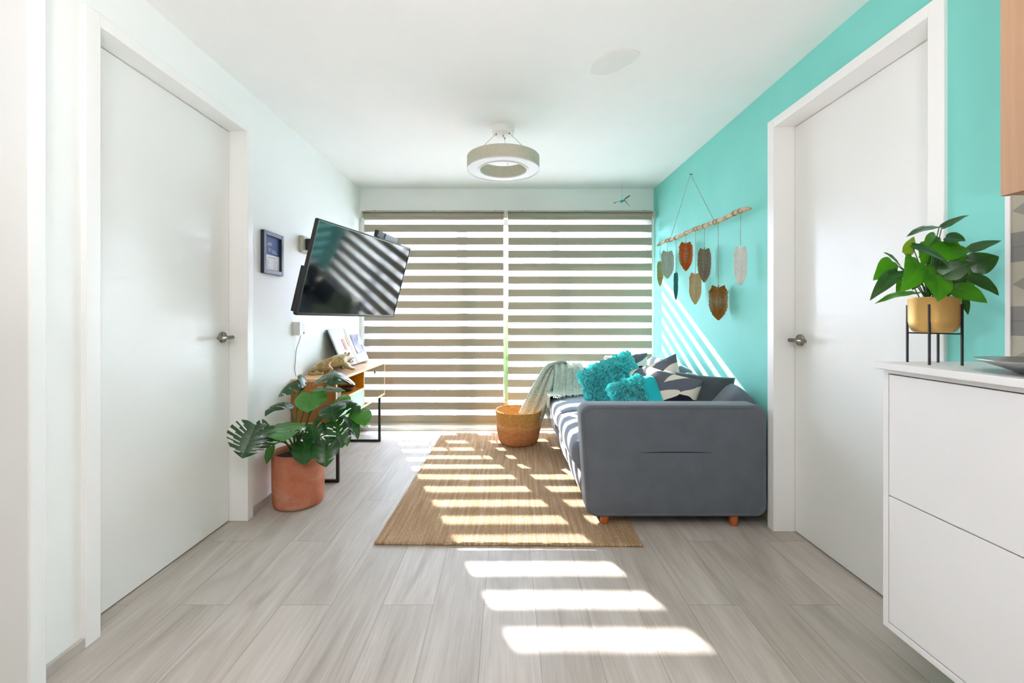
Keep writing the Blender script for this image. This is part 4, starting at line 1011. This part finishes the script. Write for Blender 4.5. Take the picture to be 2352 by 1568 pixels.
# hanging hummingbird
c = P(1432, 461, 4.1)
bd = empty('hanging_bird', tuple(c), 'tiny turquoise bird ornament hanging on a thread from the ceiling near the window', 'ornament')
def PB(px, py, dy=0): return P(px, py, 4.1+dy)
MB().tube([PB(1424, 464), PB(1428, 462.5), PB(1433, 460.5), PB(1436, 461)], [.003, .012, .009, .004], 12).build('body', M['bird'], bd)
for a, b_, d in ((PB(1428, 460), PB(1410, 467), .02), (PB(1433, 459), PB(1447, 449.5), -.02)):
    v = b_-a; m = MB(); m.grid(lambda u, w_: a+v*u+Vector((0, d*3*(w_-.5)*math.sin(math.pi*min(1, .2+u*.8)), .004*math.sin(3*u)+.01*(w_-.5))), 8, 2); m.build('wing', M['wing'], bd, solid=.002)
MB().tube([PB(1436, 461), PB(1441, 467.5), PB(1447, 474)], [.0035, .0022, .0008], 8).build('beak', M['black'], bd)
MB().tube([PB(1428.5, 459), (PB(1428.5, 459).x, 4.1, ZC)], .0007, 5).build('thread', M['wire'], bd)

# ================================================================ WALL HANGING
BX = 1.405
bpts = [(1511, 563), (1530, 553), (1548, 548), (1570, 538), (1592, 527.5), (1612, 521), (1640, 510.5), (1662, 503), (1690, 488), (1712, 480), (1724, 479)]
bw = [PX(a, b, BX) for a, b in bpts]
wh = empty('branch_wall_hanging', tuple(bw[5]), 'driftwood branch hung by a cord on the turquoise wall, carrying the string feathers', 'wall hanging')
MB().tube(bw, [.010, .013, .012, .0145, .0125, .0145, .013, .014, .0135, .0145, .007], 14).build('branch', M['branch'], wh)
nail = PX(1588, 400, XR-.008)
MB().tube([nail+Vector((-.015, 0, 0)), nail+Vector((.01, 0, 0))], .003, 8).build('nail', M['black'], wh)
def on_branch(px):
    for i in range(len(bpts)-1):
        if bpts[i][0] <= px <= bpts[i+1][0]:
            return bw[i].lerp(bw[i+1], (px-bpts[i][0])/(bpts[i+1][0]-bpts[i][0]))
    return bw[-1]
for px in (1539.5, 1642): MB().tube([nail+Vector((-.008, 0, 0)), on_branch(px)], .0016, 6).build('hanging_cord', M['cord'], wh)
def coil(c, r_):
    return [Vector(c)+Vector((r_*math.cos(a*.7), (a-9)*.0012, r_*math.sin(a*.7))) for a in range(19)]
FE = [ # px, top y, bottom y, width px, colour, yaw deg from facing the camera, label
 (1516.5, 600, 658, 13, (112, 150, 84), (158, 130, 60), 62, 'narrow olive green string feather at the window end of the branch'),
 (1533, 577, 641, 30, (196, 196, 182), (186, 186, 172), 8, 'pale grey string feather hanging second from the window end'),
 (1552.5, 626, 690, 9, (14, 108, 92), (8, 92, 80), 72, 'thin dark teal string feather seen edge-on'),
 (1575.5, 557, 623, 31, (204, 100, 28), (186, 84, 22), 10, 'short rust orange string feather close under the branch'),
 (1597, 627, 700, 28, (222, 188, 142), (214, 178, 132), 10, 'cream string feather hanging low behind the grey-brown one'),
 (1618, 571, 650, 30, (150, 128, 108), (136, 116, 96), 8, 'grey-brown string feather between the cream and dark mustard ones'),
 (1650, 658, 736, 43, (150, 88, 22), (168, 112, 40), 4, 'wide mustard brown string feather, the lowest one'),
 (1701, 567, 658, 30, (238, 232, 228), (230, 224, 220), 22, 'white string feather nearest the door'),
]
for i, (px, yt, yb2, wpx, c1, c2, yaw, lab) in enumerate(FE):
    top = on_branch(px); Y = top.y; X = BX
    zt2, zb2 = H-(yt-VY)/F*Y, H-(yb2-VY)/F*Y; hgt = zt2-zb2
    yr = math.radians(yaw); facew = wpx*Y/F
    ax = Vector((math.cos(yr+.35), -math.sin(yr+.35)*-1, 0))   # width direction, mostly across the view
    ax = Vector((math.cos(-yr), math.sin(-yr), 0))
    wd = facew/max(.25, abs(ax.x-ax.y*(px-VX)/F)); wd = min(wd, .135)
    fe = empty('string_feather', (X, Y, zt2), lab, 'string feather', 'string feathers on the branch')
    mm_ = noisy('yarn', c1, c2, 60, .9, .5, .002, 300)
    m = MB(); nS = 42; nrm = Vector((0, 0, 1)).cross(ax); hw0 = .5*wd
    def HW(q): return hw0*(.70+2.0*max(0, q) if q < .14 else (1 if q < .55 else max(0, 1-((q-.55)/.45)**1.9)))
    for side in (1, -1):
        for k in range(nS):
            t = k/(nS-1); q0 = .05+.86*t; th = .42-1.75*t**1.5; dx, dq = math.cos(th), -math.sin(th)
            l = 0
            while l < hw0*3 and dx*l < HW(q0+dq*l/hgt) and q0+dq*l/hgt < .995: l += .002
            l *= random.uniform(.95, 1.03); l = max(l, .006)
            p0 = Vector((X, Y, zt2-hgt*q0)); d = ax*side*dx-Vector((0, 0, dq)); off = nrm*(.0012*((k % 2)*2-1))
            rr = hgt/nS*.62
            m.tube([p0+off, p0+d*l*.5+off+Vector((0, 0, .002)), p0+d*l+off], [rr*.6, rr*1.0, rr*.95], 6)
    m.build('fringe', mm_, fe)
    sp_ = MB()
    kk = 15
    sp_.tube([Vector((X, Y, zt2+.008-(hgt*.9)*j/(kk*4)))+nrm*(-.002)*math.sin(j*1.5)+ax*.0015*math.sin(j*1.5) for j in range(kk*4+1)], .0035, 6)
    sp_.build('spine', mm_, fe)
    MB().tube([(X, Y, top.z-.01), (X, Y, zt2)], .0014, 6).tube(coil(top, .0155), .0018, 6).build('cord', M['cord'], fe)
for px in (1539.5, 1605, 1642, 1688): MB().tube(coil(on_branch(px), .0155), .002, 6).build('cord_wrap', M['cord'], wh)

# ================================================================ RIGHT CABINET
KY = 1.30
kc = empty('white_drawer_cabinet', (1.3, .9, .21), 'white wall-mounted cabinet with flat drawers, in the right foreground under the plant', 'cabinet')
KX = 1.139; KN = .35
MB().box((KX-.020, KN, .985), (XN-.001, KY+.008, 1.005)).build('top_board', M['cab'], kc, bevel=.002)
m = MB(); m.box((KX, KN, .21), (XN-.001, KN+.018, .985)); m.box((KX, KY-.018, .21), (XN-.001, KY, .985)); m.box((KX, KN+.018, .21), (XN-.001, KY-.018, .228)); m.box((KX+.02, KN+.018, .228), (XN-.001, KY-.018, .985)); m.box((KX, KN+.018, .972), (KX+.02, KY-.018, .985))
m.build('carcass', M['cab'], kc, bevel=.001)
for z0_, z1_ in ((.232, .606), (.6095, .969)):
    MB().box((KX+.0005, KN+.021, z0_), (KX+.0195, KY-.0205, z1_)).build('drawer', M['cab'], kc, bevel=.001)
MB().box((KX+.014, KN+.019, .229), (KX+.022, KY-.0185, .971)).build('shadow_gap', M['dark'], kc)
uc = empty('upper_cabinet', (1.3, .5, 1.426), 'light wood upper kitchen cabinet at the right edge, above the tiled wall', 'cabinet')
MB().box((1.178, -.2, 1.426), (XN-.007, 1.007, ZC-.02)).build('carcass', M['cab_wood'], uc)
MB().box((1.16, .41, 1.424), (1.178, 1.009, ZC-.022)).build('cupboard_door', M['cab_wood'], uc, bevel=.001)
MB().box((1.16, -.2, 1.424), (1.178, .406, ZC-.022)).build('cupboard_door', M['cab_wood'], uc, bevel=.001)
struct(boxes(((XN-.006, -.2, .9), (XN+.004, 1.216, ZC-.01))).build('trim_1_backsplash', M['tile']))
struct(boxes(((XN-.009, 1.210, .9), (XN+.001, 1.222, ZC-.01))).build('trim_2_tile_edge', M['white']))
# silver dish on the cabinet
ds = MB(); dc = Vector((1.255, .985, 1.005)) 
ds.lathe([(0, .0), (.05, 0), (.075, .012), (.125, .031), (.128, .034), (.124, .034), (.073, .016), (.05, .004), (0, .004)], 56, dc)
o = ds.build('silver_dish', M['silver'], fixn=True); tag(o, 'shallow silver dish on the white cabinet at the right edge', 'dish')

# pot stand + pot + plant
SC = Vector((1.236, 1.243, 1.005))
st = empty('plant_stand', tuple(SC), 'small black metal plant stand on the white cabinet, holding the gold pot', 'plant stand')
LG = [(1.205, 1.297), (1.188, 1.209), (1.287, 1.279), (1.265, 1.187)]
LG = [(1.203, 1.2895), (1.1905, 1.2095), (1.282, 1.276), (1.2655, 1.193)]
for x, y in LG: MB().box((x-.0022, y-.0022, 1.005), (x+.0022, y+.0022, 1.176)).build('leg', M['black'], st)
m = MB()
for a, b in ((0, 3), (1, 2)): m.tube([(*LG[a], 1.093), (*LG[b], 1.093)], .002, 4)
m.build('cross_bar', M['black'], st)
PCX = sum(p[0] for p in LG)/4, sum(p[1] for p in LG)/4
gp = empty('potted_pothos', (PCX[0], PCX[1], 1.095), 'bushy green heart-leaved plant in a gold pot, on the black stand', 'plant')
R0 = .0565
MB().lathe([(0, .0), (.038, 0), (.047, .005), (.053, .016), (.0555, .032), (.056, .098), (.058, .101), (.0545, .102), (.053, .095), (.052, .08), (0, .08)], 64, (PCX[0], PCX[1], 1.0955)).build('pot', M['gold'], gp, fixn=True)
rt = Vector((PCX[0], PCX[1], 1.175))
PL = [
 ((2163, 523), (2224, 491), 1.25, 1.22, .040, (-.2, -.5, 1), 1), ((2157, 521), (2084, 536), 1.24, 1.20, .045, (.1, -.35, 1), 1),
 ((2172, 545), (2219, 551), 1.22, 1.19, .070, (-.3, -.6, .8), 1), ((2078, 582), (2103, 543), 1.26, 1.26, .055, (.5, -1, .3), 2),
 ((2049, 600), (2009, 642), 1.25, 1.23, .062, (.2, -1, .5), 0), ((2068, 612), (2034, 577), 1.22, 1.20, .038, (-.2, -.8, .8), 1),
 ((2063, 622), (2001, 683), 1.21, 1.16, .050, (.0, -.6, .9), 1), ((2104, 672), (2012, 689), 1.21, 1.16, .036, (.1, -.4, 1), 0),
 ((2112, 603), (2075, 668), 1.19, 1.16, .082, (.2, -1, .35), 0), ((2148, 630), (2158, 690), 1.18, 1.14, .088, (-.1, -1, .35), 0),
 ((2095, 563), (2186, 604), 1.20, 1.15, .062, (.1, -.7, .7), 1), ((2145, 580), (2232, 572), 1.22, 1.20, .078, (-.3, -.9, .5), 0),
 ((2225, 575), (2300, 550), 1.24, 1.20, .052, (-.4, -.6, .9), 1), ((2228, 612), (2296, 588), 1.22, 1.19, .080, (-.6, -1, .3), 1),
 ((2165, 632), (2234, 600), 1.17, 1.14, .072, (-.5, -.8, .6), 1), ((2228, 632), (2298, 676), 1.20, 1.15, .050, (-.4, -.7, .8), 1),
 ((2190, 660), (2270, 693), 1.20, 1.15, .070, (-.3, -1, .5), 0), ((2210, 678), (2225, 722), 1.24, 1.22, .026, (-.5, -1, .3), 1),
 ((2125, 608), (2134, 660), 1.20, 1.18, .060, (0, -1, .3), 0), ((2150, 542), (2115, 590), 1.27, 1.25, .06, (.3, -1, .4), 0),
 ((2165, 555), (2195, 600), 1.27, 1.25, .075, (-.3, -1, .4), 0), ((2180, 610), (2215, 660), 1.24, 1.22, .075, (-.3, -1, .4), 1), ((2095, 590), (2080, 640), 1.26, 1.24, .06, (.3, -1, .3), 0),
 ((2190, 590), (2250, 640), 1.26, 1.24, .07, (-.3, -1, .4), 0), ((2110, 610), (2100, 665), 1.28, 1.26, .07, (.2, -1, .2), 1), ((2150, 590), (2150, 650), 1.29, 1.28, .08, (0, -1, .2), 1),
 ((2185, 620), (2180, 680), 1.29, 1.28, .08, (-.2, -1, .2), 1), ((2130, 560), (2120, 610), 1.29, 1.28, .07, (.1, -1, .2), 0), ((2200, 640), (2235, 680), 1.27, 1.26, .07, (-.3, -1, .3), 0), ((2070, 640), (2060, 672), 1.26, 1.25, .04, (.3, -1, .3), 0),
]
for i, (a, b, ya, yb3, wd, nr, kd) in enumerate(PL):
    A_, B_ = P(a[0], a[1], ya), P(b[0], b[1], yb3)
    m = MB(); leaf_geo(m, A_, B_, nr, wd*.86, OUTN, .2, .25, 0, 0, .2, 18, 6, 0, None, i, .006)
    m.tube([A_+(B_-A_)*k/6*.9 for k in range(7)], .0004, 4, 1)
    m.build('leaf', [M[('pothos', 'pothos_dark', 'pothos_yellow')[kd]], M['vein']], gp)
    s_ = MB(); a0 = rt+Vector((random.uniform(-.02, .02), random.uniform(-.02, .02), 0)); mid = a0.lerp(A_, .5)+Vector((0, 0, .02))
    s_.tube([a0, mid, A_], [.0018, .0015, .0011], 6); s_.build('stem', M['stem'], gp)
